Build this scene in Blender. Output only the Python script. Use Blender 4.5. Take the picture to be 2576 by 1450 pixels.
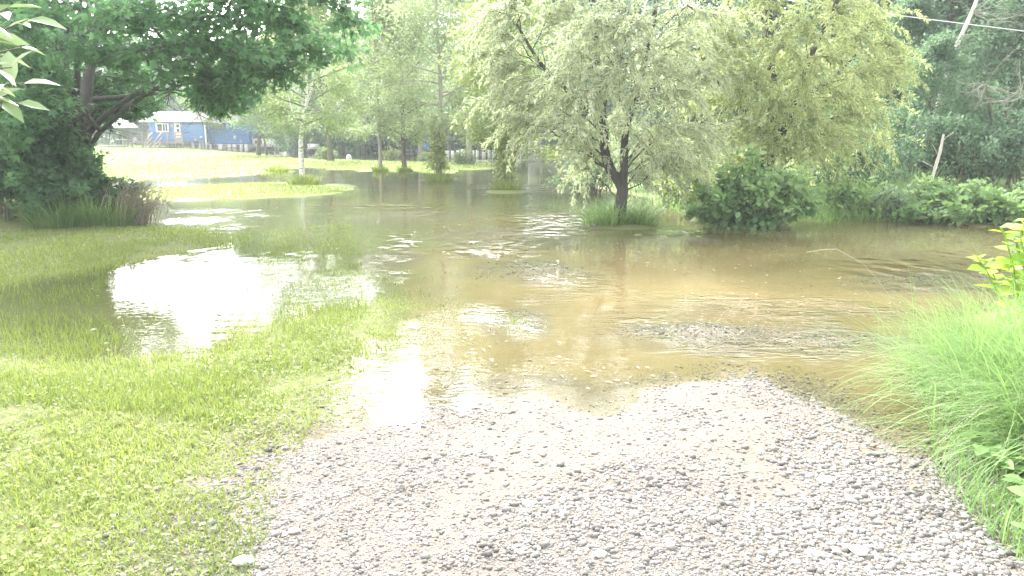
import bpy, math, random
import numpy as np
R = math.radians
for o in list(bpy.data.objects): bpy.data.objects.remove(o)
SC = bpy.context.scene
COL = SC.collection
rng = np.random.default_rng(7)

# ------------------------------------------------------------------ camera
CH, PITCH, F = 1.6, R(11.6), 1874.0           # eye height over the flood, pitch, focal length in units of a 2576 px wide picture
cam = bpy.data.objects.new('camera', bpy.data.cameras.new('camera'))
COL.objects.link(cam); SC.camera = cam
cam.location = (0, 0, CH); cam.rotation_euler = (R(90)-PITCH, 0, 0)
cam.data.sensor_width = 36; cam.data.lens = 36*F/2576
cam.data.clip_start = .05; cam.data.clip_end = 2000

# ------------------------------------------------------------------ sky, sun, exposure
SUN_EL, SUN_AZ = R(42), R(342)                 # azimuth clockwise from +Y: ahead, a little left: bright veiled sky over the flood
w = bpy.data.worlds.new('World'); SC.world = w; w.use_nodes = True
nt = w.node_tree; bg = nt.nodes['Background']
sky = nt.nodes.new('ShaderNodeTexSky'); sky.sky_type = 'NISHITA'; sky.sun_disc = False
sky.sun_elevation = SUN_EL; sky.sun_rotation = SUN_AZ; sky.dust_density = 4; sky.air_density = 1.3
hs = nt.nodes.new('ShaderNodeHueSaturation'); hs.inputs['Saturation'].default_value = .1   # thin white overcast
nt.links.new(sky.outputs[0], hs.inputs['Color']); nt.links.new(hs.outputs[0], bg.inputs[0])
bg.inputs[1].default_value = .15
sl = bpy.data.lights.new('sun', 'SUN'); sl.energy = .8; sl.angle = R(20); sl.color = (1, .975, .93)
so = bpy.data.objects.new('sun', sl); COL.objects.link(so)
so.rotation_euler = (R(90)-SUN_EL, 0, -SUN_AZ + math.pi)
so.rotation_euler = (R(90)-SUN_EL, 0, math.pi-SUN_AZ)
SC.view_settings.view_transform = 'Standard'; SC.view_settings.look = 'None'
SC.view_settings.gamma = 1; SC.view_settings.exposure = 3.0
SC.render.engine = 'CYCLES'
cy = SC.cycles
cy.use_denoising = True; cy.max_bounces = 8; cy.transparent_max_bounces = 8; cy.diffuse_bounces = 3
cy.glossy_bounces = 2; cy.transmission_bounces = 3; cy.volume_bounces = 0; cy.caustics_reflective = False; cy.caustics_refractive = False
cy.sample_clamp_indirect = 6

# ------------------------------------------------------------------ pixel <-> place
CP, SP = math.cos(PITCH), math.sin(PITCH)
def ray(px, py):
    a, b = (px-1288)/F, (py-725)/F
    return np.array([a, CP - b*SP, -SP - b*CP])
def W(px, py, Y):
    r = ray(px, py); return np.array([0, 0, CH]) + r*(Y/r[1])
def G(px, py, z=0.):
    r = ray(px, py); return np.array([0, 0, CH]) + r*((z-CH)/r[2])
def project(P):
    P = P - np.array([0, 0, CH])
    d = P[:, 1]*CP - P[:, 2]*SP; u = P[:, 1]*SP + P[:, 2]*CP
    d = np.where(d < .05, .05, d)
    return 1288 + F*P[:, 0]/d, 725 - F*u/d

# ------------------------------------------------------------------ meshes
def mk(name, V, Q, mat, parent=None, attrs=None, smooth=False, mats=None):
    V = np.asarray(V, np.float32); Q = np.asarray(Q, np.int32); k = Q.shape[1]
    me = bpy.data.meshes.new(name)
    me.vertices.add(len(V)); me.vertices.foreach_set('co', V.ravel())
    me.loops.add(Q.size); me.loops.foreach_set('vertex_index', Q.ravel())
    me.polygons.add(len(Q)); me.polygons.foreach_set('loop_start', np.arange(0, Q.size, k, dtype=np.int32))
    if smooth: me.polygons.foreach_set('use_smooth', np.ones(len(Q), bool))
    me.update(calc_edges=True)
    for a, v in (attrs or {}).items():
        at = me.attributes.new(a, 'FLOAT', 'POINT'); at.data.foreach_set('value', np.asarray(v, np.float32))
    me.materials.append(mat)
    o = bpy.data.objects.new(name, me); COL.objects.link(o)
    if parent is not None: o.parent = parent
    return o
class MB:                                       # collects quads for one mesh
    def __init__(s): s.V = []; s.Q = []; s.n = 0; s.T = []
    def add(s, V, Q, t=0.):
        V = np.asarray(V, float); s.V.append(V); s.Q.append(np.asarray(Q, int)+s.n); s.n += len(V)
        s.T.append(np.broadcast_to(np.asarray(t, float), (len(V),)))
    def box(s, x0, x1, y0, y1, z0, z1):
        V = [(x, y, z) for z in (z0, z1) for y in (y0, y1) for x in (x0, x1)]
        s.add(V, [(0,2,3,1),(4,5,7,6),(0,1,5,4),(2,6,7,3),(0,4,6,2),(1,3,7,5)])
    def beam(s, a, b, wd, ht):                  # a squared timber from a to b
        a = np.array(a, float); b = np.array(b, float); d = b-a; d /= np.linalg.norm(d)
        u = np.cross(d, (0, 0, 1)); 
        if np.linalg.norm(u) < 1e-3: u = np.array([1., 0, 0])
        u /= np.linalg.norm(u); v = np.cross(u, d)
        c = [u*i*wd/2+v*j*ht/2 for i, j in ((-1,-1),(1,-1),(1,1),(-1,1))]
        s.add([a+q for q in c]+[b+q for q in c], [(0,1,5,4),(1,2,6,5),(2,3,7,6),(3,0,4,7),(3,2,1,0),(4,5,6,7)])
    def tube(s, pts, rad, sides=6, t=0.):
        P = np.asarray(pts, float); n = len(P); rad = np.broadcast_to(rad, (n,))
        T = np.gradient(P, axis=0); T /= np.linalg.norm(T, axis=1)[:, None]+1e-9
        ref = np.array([.31, .95, .05]) if abs(T[:, 2]).mean() > .6 else np.array([.05, .1, 1.])
        U = np.cross(T, ref); U /= np.linalg.norm(U, axis=1)[:, None]+1e-9; Vv = np.cross(T, U)
        a = np.arange(sides)*2*math.pi/sides
        ring = P[:, None]+(U[:, None]*np.cos(a)[None, :, None]+Vv[:, None]*np.sin(a)[None, :, None])*rad[:, None, None]
        i = np.arange(n-1)[:, None]*sides; j = np.arange(sides)[None]; j2 = (j+1) % sides
        Q = np.stack([i+j, i+j2, i+sides+j2, i+sides+j], -1).reshape(-1, 4)
        s.add(ring.reshape(-1, 3), Q, t)
    def lathe(s, prof, c=(0, 0, 0), sides=16):
        a = np.arange(sides)*2*math.pi/sides; n = len(prof)
        V = np.array([[(c[0]+r*math.cos(q), c[1]+r*math.sin(q), c[2]+z) for q in a] for r, z in prof]).reshape(-1, 3)
        i = np.arange(n-1)[:, None]*sides; j = np.arange(sides)[None]; j2 = (j+1) % sides
        s.add(V, np.stack([i+j, i+j2, i+sides+j2, i+sides+j], -1).reshape(-1, 4))
    def leaves(s, P, D, N, L, wd, tint, kind='leaf'):
        """P base points, D axis, N normal, L length, wd width."""
        D = D/(np.linalg.norm(D, axis=1)[:, None]+1e-9)
        S = np.cross(D, N); S /= np.linalg.norm(S, axis=1)[:, None]+1e-9; N = np.cross(S, D)
        if kind == 'maple':
            T = [(0,0,0),(-.30,.22,.02),(-.62,.62,-.05),(-.16,.52,.03),(0,1,-.08),(.16,.52,.03),(.62,.62,-.05),(.30,.22,.02)]
            FQ = [(0,3,2,1),(0,5,4,3),(0,7,6,5)]
        elif kind == 'broad':
            T = [(0,0,0),(-.5,.30,.10),(-.42,.62,.08),(0,1,-.05),(.42,.62,.08),(.5,.30,.10),(0,.5,0)]
            FQ = [(0,6,2,1),(6,3,3,2),(0,5,4,6),(6,4,3,3)]
            FQ = [(0,6,2,1),(0,5,4,6),(6,4,3,2)]
        else:
            T = [(0,0,0),(.5,.42,.08),(0,1,-.06),(-.5,.42,.08)]; FQ = [(0,1,2,3)]
        T = np.array(T); n = len(P); k = len(T)
        L = np.broadcast_to(L, (n,)); wd = np.broadcast_to(wd, (n,))
        V = P[:, None]+S[:, None]*(T[None, :, 0, None]*wd[:, None, None])+D[:, None]*(T[None, :, 1, None]*L[:, None, None])+N[:, None]*(T[None, :, 2, None]*L[:, None, None])
        Q = (np.arange(n)[:, None, None]*k+np.array(FQ)[None]).reshape(-1, 4)
        s.add(V.reshape(-1, 3), Q, np.repeat(np.broadcast_to(tint, (n,)), k))
    def blades(s, P, D, L, wd, bend, tint, seg=4):
        """grass blades: base P, start direction D, length L, width wd, bend = sag along the blade's lean"""
        n = len(P); D = D/np.linalg.norm(D, axis=1)[:, None]
        L = np.broadcast_to(L, (n,)).astype(float); bend = np.broadcast_to(bend, (n,)); wd = np.broadcast_to(wd, (n,))
        H = D.copy(); H[:, 2] = 0; H /= np.linalg.norm(H, axis=1)[:, None]+1e-6
        S = np.stack([-H[:, 1], H[:, 0], 0*H[:, 0]], 1)
        rows = []
        p = P.copy(); d = D.copy()
        for i in range(seg+1):
            t = i/seg; ww = (wd*(1-t**1.6)*.5+.0003)[:, None]
            rows += [p-S*ww, p+S*ww]
            p = p+d*(L/seg)[:, None]
            d = d+np.stack([H[:, 0]*bend*.5, H[:, 1]*bend*.5, -bend], 1)*(1.6/seg); d /= np.linalg.norm(d, axis=1)[:, None]
        V = np.stack(rows, 1); k = 2*(seg+1)
        q = np.array([(2*i, 2*i+1, 2*i+3, 2*i+2) for i in range(seg)])
        Q = (np.arange(n)[:, None, None]*k+q[None]).reshape(-1, 4)
        s.add(V.reshape(-1, 3), Q, np.repeat(np.broadcast_to(tint, (n,)), k))
    def build(s, name, mat, parent=None, smooth=False, tint=False):
        V = np.concatenate(s.V); Q = np.concatenate(s.Q)
        if parent is not None and getattr(parent, 'type', '') == 'EMPTY': V = V - np.array(parent.location)
        return mk(name, V, Q, mat, parent, {'tint': np.concatenate(s.T)} if tint else None, smooth)

def tag(o, label=None, cat=None, group=None, kind=None):
    for k, v in (('label', label), ('category', cat), ('group', group), ('kind', kind)):
        if v: o[k] = v
    return o
def thing(name, loc, label, cat, group=None):
    o = bpy.data.objects.new(name, None); COL.objects.link(o); o.location = loc; o.empty_display_size = .2
    return tag(o, label, cat, group)
def dup(root, loc, rz, sc, label, group=None):
    r = root.copy(); COL.objects.link(r); r.location = loc; r.rotation_euler = (0, 0, rz); r.scale = sc
    r['label'] = label
    if group: r['group'] = group
    for ch in root.children:
        c = ch.copy(); COL.objects.link(c); c.parent = r
    return r

# ------------------------------------------------------------------ materials
def newmat(name):
    m = bpy.data.materials.new(name); m.use_nodes = True
    t = m.node_tree; return m, t, t.nodes['Principled BSDF'], t.nodes['Material Output']
def nd(t, typ, **kw):
    n = t.nodes.new('ShaderNode'+typ)
    for k, v in kw.items():
        if k in n.inputs: n.inputs[k].default_value = v
        else: setattr(n, k, v)
    return n
def rgb(c): return (c[0], c[1], c[2], 1)
def mixc(t, fac, a, b):
    m = nd(t, 'Mix', data_type='RGBA')
    for sock, v in ((m.inputs[0], fac), (m.inputs[6], a), (m.inputs[7], b)):
        if hasattr(v, 'is_output'): t.links.new(v, sock)
        elif isinstance(v, (int, float)): sock.default_value = v
        else: sock.default_value = rgb(v)
    return m.outputs[2]
def mapr(t, v, a, b, c=0., d=1.):
    m = nd(t, 'MapRange'); t.links.new(v, m.inputs[0])
    for i, q in enumerate((a, b, c, d)): m.inputs[i+1].default_value = q
    return m.outputs[0]
def noise(t, scale, detail=4, vec=None, rough=.6):
    n = nd(t, 'TexNoise', Scale=scale, Detail=detail, Roughness=rough)
    if vec is not None: t.links.new(vec, n.inputs['Vector'])
    return n.outputs[0]
def objco(t, scale=None):
    tc = nd(t, 'TexCoord').outputs['Object']
    if scale is None: return tc
    mp = nd(t, 'Mapping'); mp.inputs['Scale'].default_value = scale; t.links.new(tc, mp.inputs[0]); return mp.outputs[0]
def attr(t, name):
    return nd(t, 'Attribute', attribute_name=name).outputs['Fac']
def leafmat(name, c1, c2, trans=.4, rough=.5, tc=None):
    m, t, p, out = newmat(name)
    c = mixc(t, attr(t, 'tint'), c1, c2); t.links.new(c, p.inputs['Base Color'])
    p.inputs['Roughness'].default_value = rough; p.inputs['Specular IOR Level'].default_value = .35
    tr = nd(t, 'BsdfTranslucent')
    c2_ = mixc(t, .35, c, tc or (c2[0]*1.3, c2[1]*1.35, c2[2]*.7)); t.links.new(c2_, tr.inputs[0])
    mx = nd(t, 'MixShader'); mx.inputs[0].default_value = trans
    t.links.new(p.outputs[0], mx.inputs[1]); t.links.new(tr.outputs[0], mx.inputs[2]); t.links.new(mx.outputs[0], out.inputs[0])
    return m
def plain(name, c, rough=.7, var=.12, scale=6., bump=0., stretch=None, c2=None, metal=0):
    m, t, p, out = newmat(name)
    n = noise(t, scale, 5, objco(t, stretch))
    b = c2 or tuple(x*(1-3*var) for x in c)
    t.links.new(mixc(t, mapr(t, n, .3, .75), c, b), p.inputs['Base Color'])
    p.inputs['Roughness'].default_value = rough; p.inputs['Metallic'].default_value = metal
    if bump:
        bm = nd(t, 'Bump', Strength=bump, Distance=.03); t.links.new(n, bm.inputs['Height']); t.links.new(bm.outputs[0], p.inputs['Normal'])
    return m
M = {}
M['bark'] = plain('bark', (.16, .14, .11), .9, .2, 9, .6, (1, 1, .25))
M['dark_bark'] = plain('dark_bark', (.12, .115, .105), .9, .2, 9, .7, (1, 1, .25))
M['pale_bark'] = plain('pale_bark', (.34, .32, .27), .9, .15, 10, .5, (1, 1, .3))
M['birch_bark'] = plain('birch_bark', (.72, .70, .66), .8, .1, 7, .2, (1, 1, 5), (.10, .09, .08))
_r = [n for n in M['birch_bark'].node_tree.nodes if n.type == 'MAP_RANGE'][0]; _r.inputs[1].default_value = .52; _r.inputs[2].default_value = .64
M['willow_bark'] = plain('willow_bark', (.07, .063, .055), .9, .2, 9, .7, (1, 1, .25))
M['snag'] = plain('snag_wood', (.62, .58, .52), .85, .1, 8, .4, (1, 1, .3))
M['maple'] = leafmat('maple_leaf', (.065, .15, .085), (.15, .29, .14), .6)
M['shrub'] = leafmat('shrub_leaf', (.085, .18, .11), (.19, .32, .17), .6)
M['vine'] = leafmat('vine_leaf', (.20, .25, .09), (.38, .42, .18), .5)
M['willow'] = leafmat('willow_leaf', (.27, .31, .195), (.52, .57, .42), .52)
M['willow_y'] = leafmat('willow_yellow_leaf', (.26, .31, .145), (.50, .55, .30), .52)
M['lawn_tree'] = leafmat('lawn_tree_leaf', (.17, .24, .14), (.36, .42, .25), .5)
M['lime'] = leafmat('lime_leaf', (.17, .24, .07), (.33, .40, .13), .45)
M['birch_leaf'] = leafmat('birch_leaf', (.13, .20, .085), (.27, .34, .15), .45)
M['forest_a'] = leafmat('forest_leaf', (.075, .15, .10), (.19, .29, .185), .52)
M['forest_b'] = leafmat('forest_light_leaf', (.14, .225, .14), (.30, .40, .25), .5)
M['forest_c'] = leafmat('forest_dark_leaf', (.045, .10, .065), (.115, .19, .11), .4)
M['spruce'] = leafmat('spruce_needle', (.035, .075, .055), (.09, .15, .10), .15)
M['pine'] = leafmat('pine_needle', (.12, .17, .15), (.24, .30, .25), .25)
M['broad'] = leafmat('knotweed_leaf', (.10, .21, .085), (.28, .39, .18), .55)
M['yellow'] = leafmat('bright_weed_leaf', (.17, .32, .03), (.36, .50, .05), .45)
M['ash'] = leafmat('ash_leaf', (.11, .19, .08), (.30, .37, .24), .35, .3)
M['blade'] = leafmat('tall_grass_blade', (.11, .235, .06), (.30, .43, .18), .45)
M['lawn_blade'] = leafmat('lawn_blade', (.12, .18, .035), (.29, .34, .10), .45)
M['bank_blade'] = leafmat('bank_blade', (.11, .22, .07), (.28, .38, .17), .5)
M['dead'] = leafmat('dead_cane', (.22, .17, .12), (.50, .44, .38), .2)
M['litter'] = leafmat('litter', (.05, .04, .025), (.40, .36, .24), .2)
M['blue'] = plain('blue_siding', (.125, .255, .56), .6, .04, 3)
M['blue2'] = plain('annex_siding', (.065, .165, .43), .6, .04, 3)  # annex wall, a darker blue than the main wall
M['white'] = plain('white_paint', (.80, .80, .78), .5, .04, 3)
M['roof'] = plain('grey_shingle', (.26, .26, .28), .85, .1, 12, .3)
M['glass'] = plain('dark_glass', (.04, .06, .06), .08, .02, 2)
M['deck'] = plain('weathered_deck_wood', (.29, .25, .21), .85, .12, 9, .3)
M['concrete'] = plain('concrete_block', (.50, .48, .45), .9, .08, 6, .3)
M['green_paint'] = plain('green_paint', (.03, .22, .12), .5, .05, 5)
M['blue_cloth'] = plain('blue_cloth', (.05, .16, .48), .8, .06, 5)
M['metal'] = plain('grey_metal', (.45, .46, .47), .4, .06, 5)
M['cable'] = plain('dark_cable', (.35, .36, .36), .6, .02, 5)
M['canopy'] = plain('white_canvas', (.85, .85, .83), .8, .03, 5)
M['leaf_brown'] = plain('fallen_leaf', (.34, .13, .05), .7, .1, 20)

# ------------------------------------------------------------------ the ground
def vnoise(x, y, s, seed):
    x = x*s+seed*17.3; y = y*s-seed*9.1
    def h(i, j): return (np.sin(i*127.1+j*311.7+seed*74.7)*43758.5453) % 1.
    i = np.floor(x); j = np.floor(y); u = x-i; v = y-j; u = u*u*(3-2*u); v = v*v*(3-2*v)
    return (h(i, j)*(1-u)+h(i+1, j)*u)*(1-v)+(h(i, j+1)*(1-u)+h(i+1, j+1)*u)*v - .5
def fbm(x, y, s, seed, o=4):
    r = 0; a = 1.
    for k in range(o): r = r+a*vnoise(x, y, s*2**k, seed+k); a *= .5
    return r
def sd(poly, x, y):                             # signed distance, + inside
    P = np.array(poly, float); ins = np.zeros(x.shape, bool); d = np.full(x.shape, 1e9)
    for (x0, y0), (x1, y1) in zip(P, np.roll(P, -1, 0)):
        ex, ey = x1-x0, y1-y0; L = ex*ex+ey*ey+1e-9
        t = np.clip(((x-x0)*ex+(y-y0)*ey)/L, 0, 1)
        d = np.minimum(d, np.hypot(x-x0-t*ex, y-y0-t*ey))
        c = ((y0 > y) != (y1 > y)) & (x < (x1-x0)*(y-y0)/(y1-y0+1e-12)+x0); ins ^= c
    return np.where(ins, d, -d)
def gp(L, extra=()): return [tuple(G(a, b)[:2]) for a, b in L]+list(extra)
Z_GRAVEL = gp([(640,1290),(690,1200),(700,1125),(800,1120),(940,1114),(975,1110),(1060,1062),(1150,1015),(1230,975),(1330,965),(1430,978),(1500,1000),(1620,992),(1760,985),(1900,975),(2000,985),(2080,1050),(2200,1120),(2340,1190),(2440,1270),(2560,1380),(2900,1700)], [(3.2,-8),(-1.3,-8),tuple(G(500,1700)[:2]),tuple(G(560,1450)[:2])])
Z_LAWN = gp([(-900,900),(0,905),(150,935),(330,945),(500,915),(620,890),(700,850),(800,800),(955,765),(930,860),(880,940),(770,1020),(705,1110),(690,1200),(640,1290),(560,1450),(500,1700)], [(-1.3,-8),(-14,-8)])
Z_BAND = gp([(-900,555),(0,565),(350,562),(440,580),(560,605),(480,640),(290,655),(150,690),(0,715),(-900,760)])
Z_FLOODLAWN = gp([(-900,540),(350,505),(640,520),(900,560),(930,650),(950,780),(900,900),(770,1020),(600,1100),(-900,1000)])
Z_FAR = gp([(-300,372),(270,362),(380,371),(640,386),(760,400),(1000,405),(1240,412),(1250,422),(1100,437),(960,433),(880,428),(760,422),(700,434),(560,445),(400,453),(200,462),(-300,470)])
Z_ISLE = gp([(300,505),(360,480),(380,471),(560,463),(740,459),(885,476),(840,489),(640,502),(400,507)])
Z_SHRUB = gp([(-500,460),(200,455),(300,475),(345,510),(350,555),(100,570),(-500,570)])
Z_BANK = gp([(1418,432),(1480,465),(1600,492),(1700,508),(1790,545),(2060,560),(2330,556),(2480,570),(2700,585),(3600,610),(3900,400),(2576,395),(1420,420)])
Z_VERGE = gp([(3100,620),(2640,690),(2490,800),(2440,900),(2405,1050),(2400,1180),(2470,1290),(2600,1420),(2900,1650)], [(3.2,-8),(14,-8),(14,8)])
Z_WOOD = [(-160,74),(-34,80),(-14,72),(-4,64),(4,58),(14,52),(30,40),(160,20),(160,320),(-160,320)]
Z_LEFT = [(-160,10),(-14,14.5),(-12,17),(-15,24),(-22,40),(-40,80),(-160,80)]
TUFTS = [(762,462,.7),(957,430,.5),(1018,432,.5),(1107,452,.9),(1270,482,.8),(1560,562,.9),(1184,412,1.),(672,393,1.),(1230,405,1.2)]
def height(x, y):
    x = np.asarray(x, float); y = np.asarray(y, float)
    n1 = fbm(x, y, .7, 3); n2 = fbm(x, y, 3.1, 11, 3); nb = n1*.05+n2*.018
    h = np.full(x.shape, -.22)
    def up(poly, slope, cap, low=-.22, nz=1.): 
        nonlocal h
        h = np.maximum(h, np.clip(sd(poly, x, y)*slope+nb*nz, low, cap))
    up(Z_FLOODLAWN, .05, -.045, nz=.5)
    up(Z_GRAVEL, .055, .10, nz=1.1); up(Z_LAWN, .05, .045, nz=.7); up(Z_BAND, .06, .05, nz=.8); up(Z_ISLE, .02, .05, nz=.7); up(Z_SHRUB, .2, .3)
    up(Z_BANK, .12, .55, nz=2); up(Z_VERGE, .3, .3, nz=1.5); up(Z_WOOD, .03, .6, nz=2); up(Z_LEFT, .05, .5, nz=2)
    h = np.maximum(h, np.clip(-.05+bars(x, y)*.05+nb*.4, -.22, -.004))
    s = sd(Z_FAR, x, y); h = np.maximum(h, np.clip(s*.025+nb*.9, -.22, .06)+np.clip((-x-20)*.022, 0, .45)*(s > 0)*np.clip(s/3, 0, 1))
    for a, b, r in TUFTS:
        g = G(a, b); h = np.maximum(h, np.clip((r*.75-np.hypot(x-g[0], (y-g[1])*.7))*.12+nb*.3, -.22, .05))
    return h
BARS = [(1790,830,1.2,.50),(2080,850,.8,.35),(1320,590,1.5,1.5),(1020,540,1.2,1.3),(1320,670,.8,.8),(970,650,.45,.8),(2400,700,1.2,.7),(1300,800,.35,.7),(1700,600,.8,.6)]
def bars(x, y):
    b = np.full(np.shape(x), -9.)
    for a, c, ra, rb in BARS:
        g = G(a, c); b = np.maximum(b, 1-np.hypot((x-g[0])/ra, (y-g[1])/rb))
    return b+.5*fbm(x, y, 1.4, 23)
def hz(x, y): return float(height(np.array([x]), np.array([y]))[0])

def polar(rs, front=260, back=40):
    th = np.concatenate([np.linspace(R(-52), R(52), front), np.linspace(R(52), R(308), back)[1:-1]])
    rr, tt = np.meshgrid(rs, th, indexing='ij'); nr, na = rr.shape
    x = (rr*np.sin(tt)).ravel(); y = (rr*np.cos(tt)).ravel()
    i = np.arange(nr-1)[:, None]*na; j = np.arange(na)[None]; j2 = (j+1) % na
    return x, y, np.stack([i+j, i+j2, i+na+j2, i+na+j], -1).reshape(-1, 4)
RS = np.concatenate([[.02], np.geomspace(.8, 120, 330), np.geomspace(125, 900, 14)])
gx, gy, gq = polar(RS)
gz = height(gx, gy)
s_l = np.maximum.reduce([sd(Z_LAWN, gx, gy), sd(Z_BAND, gx, gy), sd(Z_FLOODLAWN, gx, gy), sd(Z_FAR, gx, gy)*.5, sd(Z_ISLE, gx, gy), sd(Z_SHRUB, gx, gy)])
for a, b, r in TUFTS:
    g = G(a, b); s_l = np.maximum(s_l, r*.6-np.hypot(gx-g[0], gy-g[1]))
s_b = np.maximum.reduce([sd(Z_BANK, gx, gy), sd(Z_VERGE, gx, gy)])
s_w = np.maximum(sd(Z_WOOD, gx, gy), sd(Z_LEFT, gx, gy))
wet = (np.maximum.reduce([sd(Z_BANK, gx, gy), sd(Z_VERGE, gx, gy), sd(Z_WOOD, gx, gy)+2, sd(Z_LEFT, gx, gy)+2]) < -.4) & (gz > -.07) & (s_l > np.where(gy < 11, -.25, -1.3)) & (sd(Z_GRAVEL, gx, gy) < -.15)
s_l = np.where(wet, np.maximum(s_l, 1.), s_l)
sm = lambda s, wd: np.clip(s/wd+.5, 0, 1)
gm, t, p, out = newmat('ground_soil')
co = objco(t)
nf = noise(t, 45, 6, co); nm = noise(t, 6, 5, co); nl = noise(t, .9, 4, co)
def edge(a, k=.5):                               # attribute sharpened by noise: ragged real edge between two ground covers
    ma = nd(t, 'Math', operation='MULTIPLY_ADD'); t.links.new(nm, ma.inputs[0]); ma.inputs[1].default_value = k; t.links.new(attr(t, a), ma.inputs[2])
    return mapr(t, ma.outputs[0], .5+k*.5-.16, .5+k*.5+.16)
silt = mixc(t, mapr(t, nl, .3, .7), (.24, .195, .115), (.175, .14, .075))
silt = mixc(t, mapr(t, nf, .45, .7, 0, .5), silt, (.16, .11, .06))
vor = nd(t, 'TexVoronoi', Scale=38.); t.links.new(co, vor.inputs['Vector'])
grav = mixc(t, mapr(t, nf, .3, .7), (.165, .147, .128), (.12, .105, .09))
grav = mixc(t, mapr(t, nl, .35, .65, 0, .7), grav, (.175, .138, .108))
lawn = mixc(t, mapr(t, nm, .3, .7), (.13, .18, .04), (.085, .125, .028))
lawn = mixc(t, mapr(t, nf, .42, .62), lawn, (.15, .125, .075))
lawn = mixc(t, attr(t, 'mown'), lawn, mixc(t, mapr(t, nl, .3, .7), (.25, .31, .105), (.20, .265, .075)))
bank = mixc(t, mapr(t, nm, .3, .7), (.10, .17, .05), (.17, .24, .07))
wood = mixc(t, mapr(t, nm, .3, .7), (.07, .075, .05), (.11, .10, .07))
c = mixc(t, edge('wood', .3), silt, wood); c = mixc(t, edge('bank', .3), c, bank); c = mixc(t, edge('lawn', .5), c, lawn); c = mixc(t, edge('gravel', .35), c, grav)
mg = nd(t, 'Mix', data_type='RGBA', blend_type='MULTIPLY'); t.links.new(attr(t, 'drowned'), mg.inputs[0]); t.links.new(c, mg.inputs[6]); mg.inputs[7].default_value = (.50, .52, .40, 1); c = mg.outputs[2]   # soaked ground is darker than dry
t.links.new(c, p.inputs['Base Color']); p.inputs['Roughness'].default_value = .9; p.inputs['Specular IOR Level'].default_value = .2
bm = nd(t, 'Bump', Strength=.6, Distance=.02); t.links.new(nf, bm.inputs['Height']); t.links.new(bm.outputs[0], p.inputs['Normal'])
ground = mk('ground', np.stack([gx, gy, gz], 1), gq, gm, None,
   {'gravel': np.maximum(sm(sd(Z_GRAVEL, gx, gy)+.35, .9), sm(bars(gx, gy)+.1, .7)), 'lawn': sm(s_l+.3+.7*fbm(gx, gy, .55, 33, 3)*(gz < -.02), np.where(gz < -.02, 1.5, .7)), 'drowned': np.clip(-gz/.03, 0, 1), 'mown': sm(np.maximum(sd(Z_FAR, gx, gy), sd(Z_ISLE, gx, gy))+.3, 1.), 'bank': sm(s_b, .6), 'wood': sm(s_w, 6.)}, True)
tag(ground, kind='structure')

# ------------------------------------------------------------------ the flood water
wx, wy, wq = polar(np.concatenate([[.02], np.geomspace(1.5, 130, 220)]), 240)
ppx, ppy = project(np.stack([wx, wy, 0*wx], 1))
rip = np.full(wx.shape, .03)
fr = wy > .5; dst = np.hypot(wx, wy)
for a, b, ra, rb, s_ in [(1330,562,190,40,.8),(1290,640,170,40,.8),(1010,535,120,24,.7),(960,650,70,40,.45),(1330,800,70,110,.2),(1800,830,230,75,.8),(2080,800,200,50,.7),(2050,880,160,40,.5),
      (2400,700,220,55,1.),(2300,655,220,22,.6),(560,552,130,20,.6),(860,720,80,50,.25),(1290,478,170,12,.5),(640,665,140,14,.45),(1720,590,130,20,.5),(1230,790,90,50,.2),(760,760,70,130,.4),(1420,700,110,60,.4),(1000,620,60,70,.5)]:
    q = np.hypot((ppx-a)/ra, (ppy-b)/rb); rip = np.maximum(rip, np.where(fr, s_*np.exp(-1.1*q**2), 0))
rip = np.clip(rip*1.15*np.clip(.7+2.2*fbm(wx*.8, wy*.9, 1.1, 21), .06, 1.6), .03, 1.8)
dep = -height(wx, wy)
mud = np.clip((dep-.02)/.16, 0, 1)*np.clip(.25+.75*sm(-sd(Z_FLOODLAWN, wx, wy)-.2, 1.6)+.25*fbm(wx, wy, .15, 5), 0, 1)
amber = np.clip((17-np.hypot(wx-1.5, wy))/8, 0, 1)*np.clip((wx+1.6+.05*wy)/1.5, 0, 1)
wm, t, p, out = newmat('flood_water'); t.nodes.remove(p)
co = objco(t)
n0 = noise(t, 4.2, 1, objco(t, (1, .6, 1)), .5); n1 = noise(t, 3.2, 3, objco(t, (.8, 1.5, 1)), .6); n2 = noise(t, 13, 2, objco(t, (.7, 1.5, 1)))
ad = nd(t, 'Math', operation='MULTIPLY_ADD'); t.links.new(n2, ad.inputs[0]); ad.inputs[1].default_value = .5; t.links.new(n1, ad.inputs[2])
mxh = nd(t, 'Mix', data_type='FLOAT'); t.links.new(attr(t, 'swell'), mxh.inputs[0]); t.links.new(ad.outputs[0], mxh.inputs[2])
m15 = nd(t, 'Math', operation='MULTIPLY'); m15.inputs[1].default_value = .75; t.links.new(n0, m15.inputs[0]); t.links.new(m15.outputs[0], mxh.inputs[3])
bm = nd(t, 'Bump', Distance=.2); t.links.new(mxh.outputs[0], bm.inputs['Height']); t.links.new(attr(t, 'ripple'), bm.inputs['Strength'])
fre = nd(t, 'Fresnel', IOR=1.33); t.links.new(bm.outputs[0], fre.inputs['Normal'])
gl = nd(t, 'BsdfGlossy', Roughness=.015); t.links.new(bm.outputs[0], gl.inputs['Normal'])
tr = nd(t, 'BsdfTransparent'); t.links.new(mixc(t, attr(t, 'mud'), (.93, .93, .84), (.88, .81, .64)), tr.inputs[0])
df = nd(t, 'BsdfDiffuse'); t.links.new(mixc(t, attr(t, 'amber'), mixc(t, mapr(t, noise(t, .3, 3, co), .35, .65), (.14, .175, .075), (.095, .125, .06)), mixc(t, mapr(t, noise(t, .35, 3, co), .35, .65), (.31, .25, .13), (.23, .18, .085))), df.inputs[0])  # amber silt near the drive; farther out green bottom and tree reflections coloured in
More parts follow.
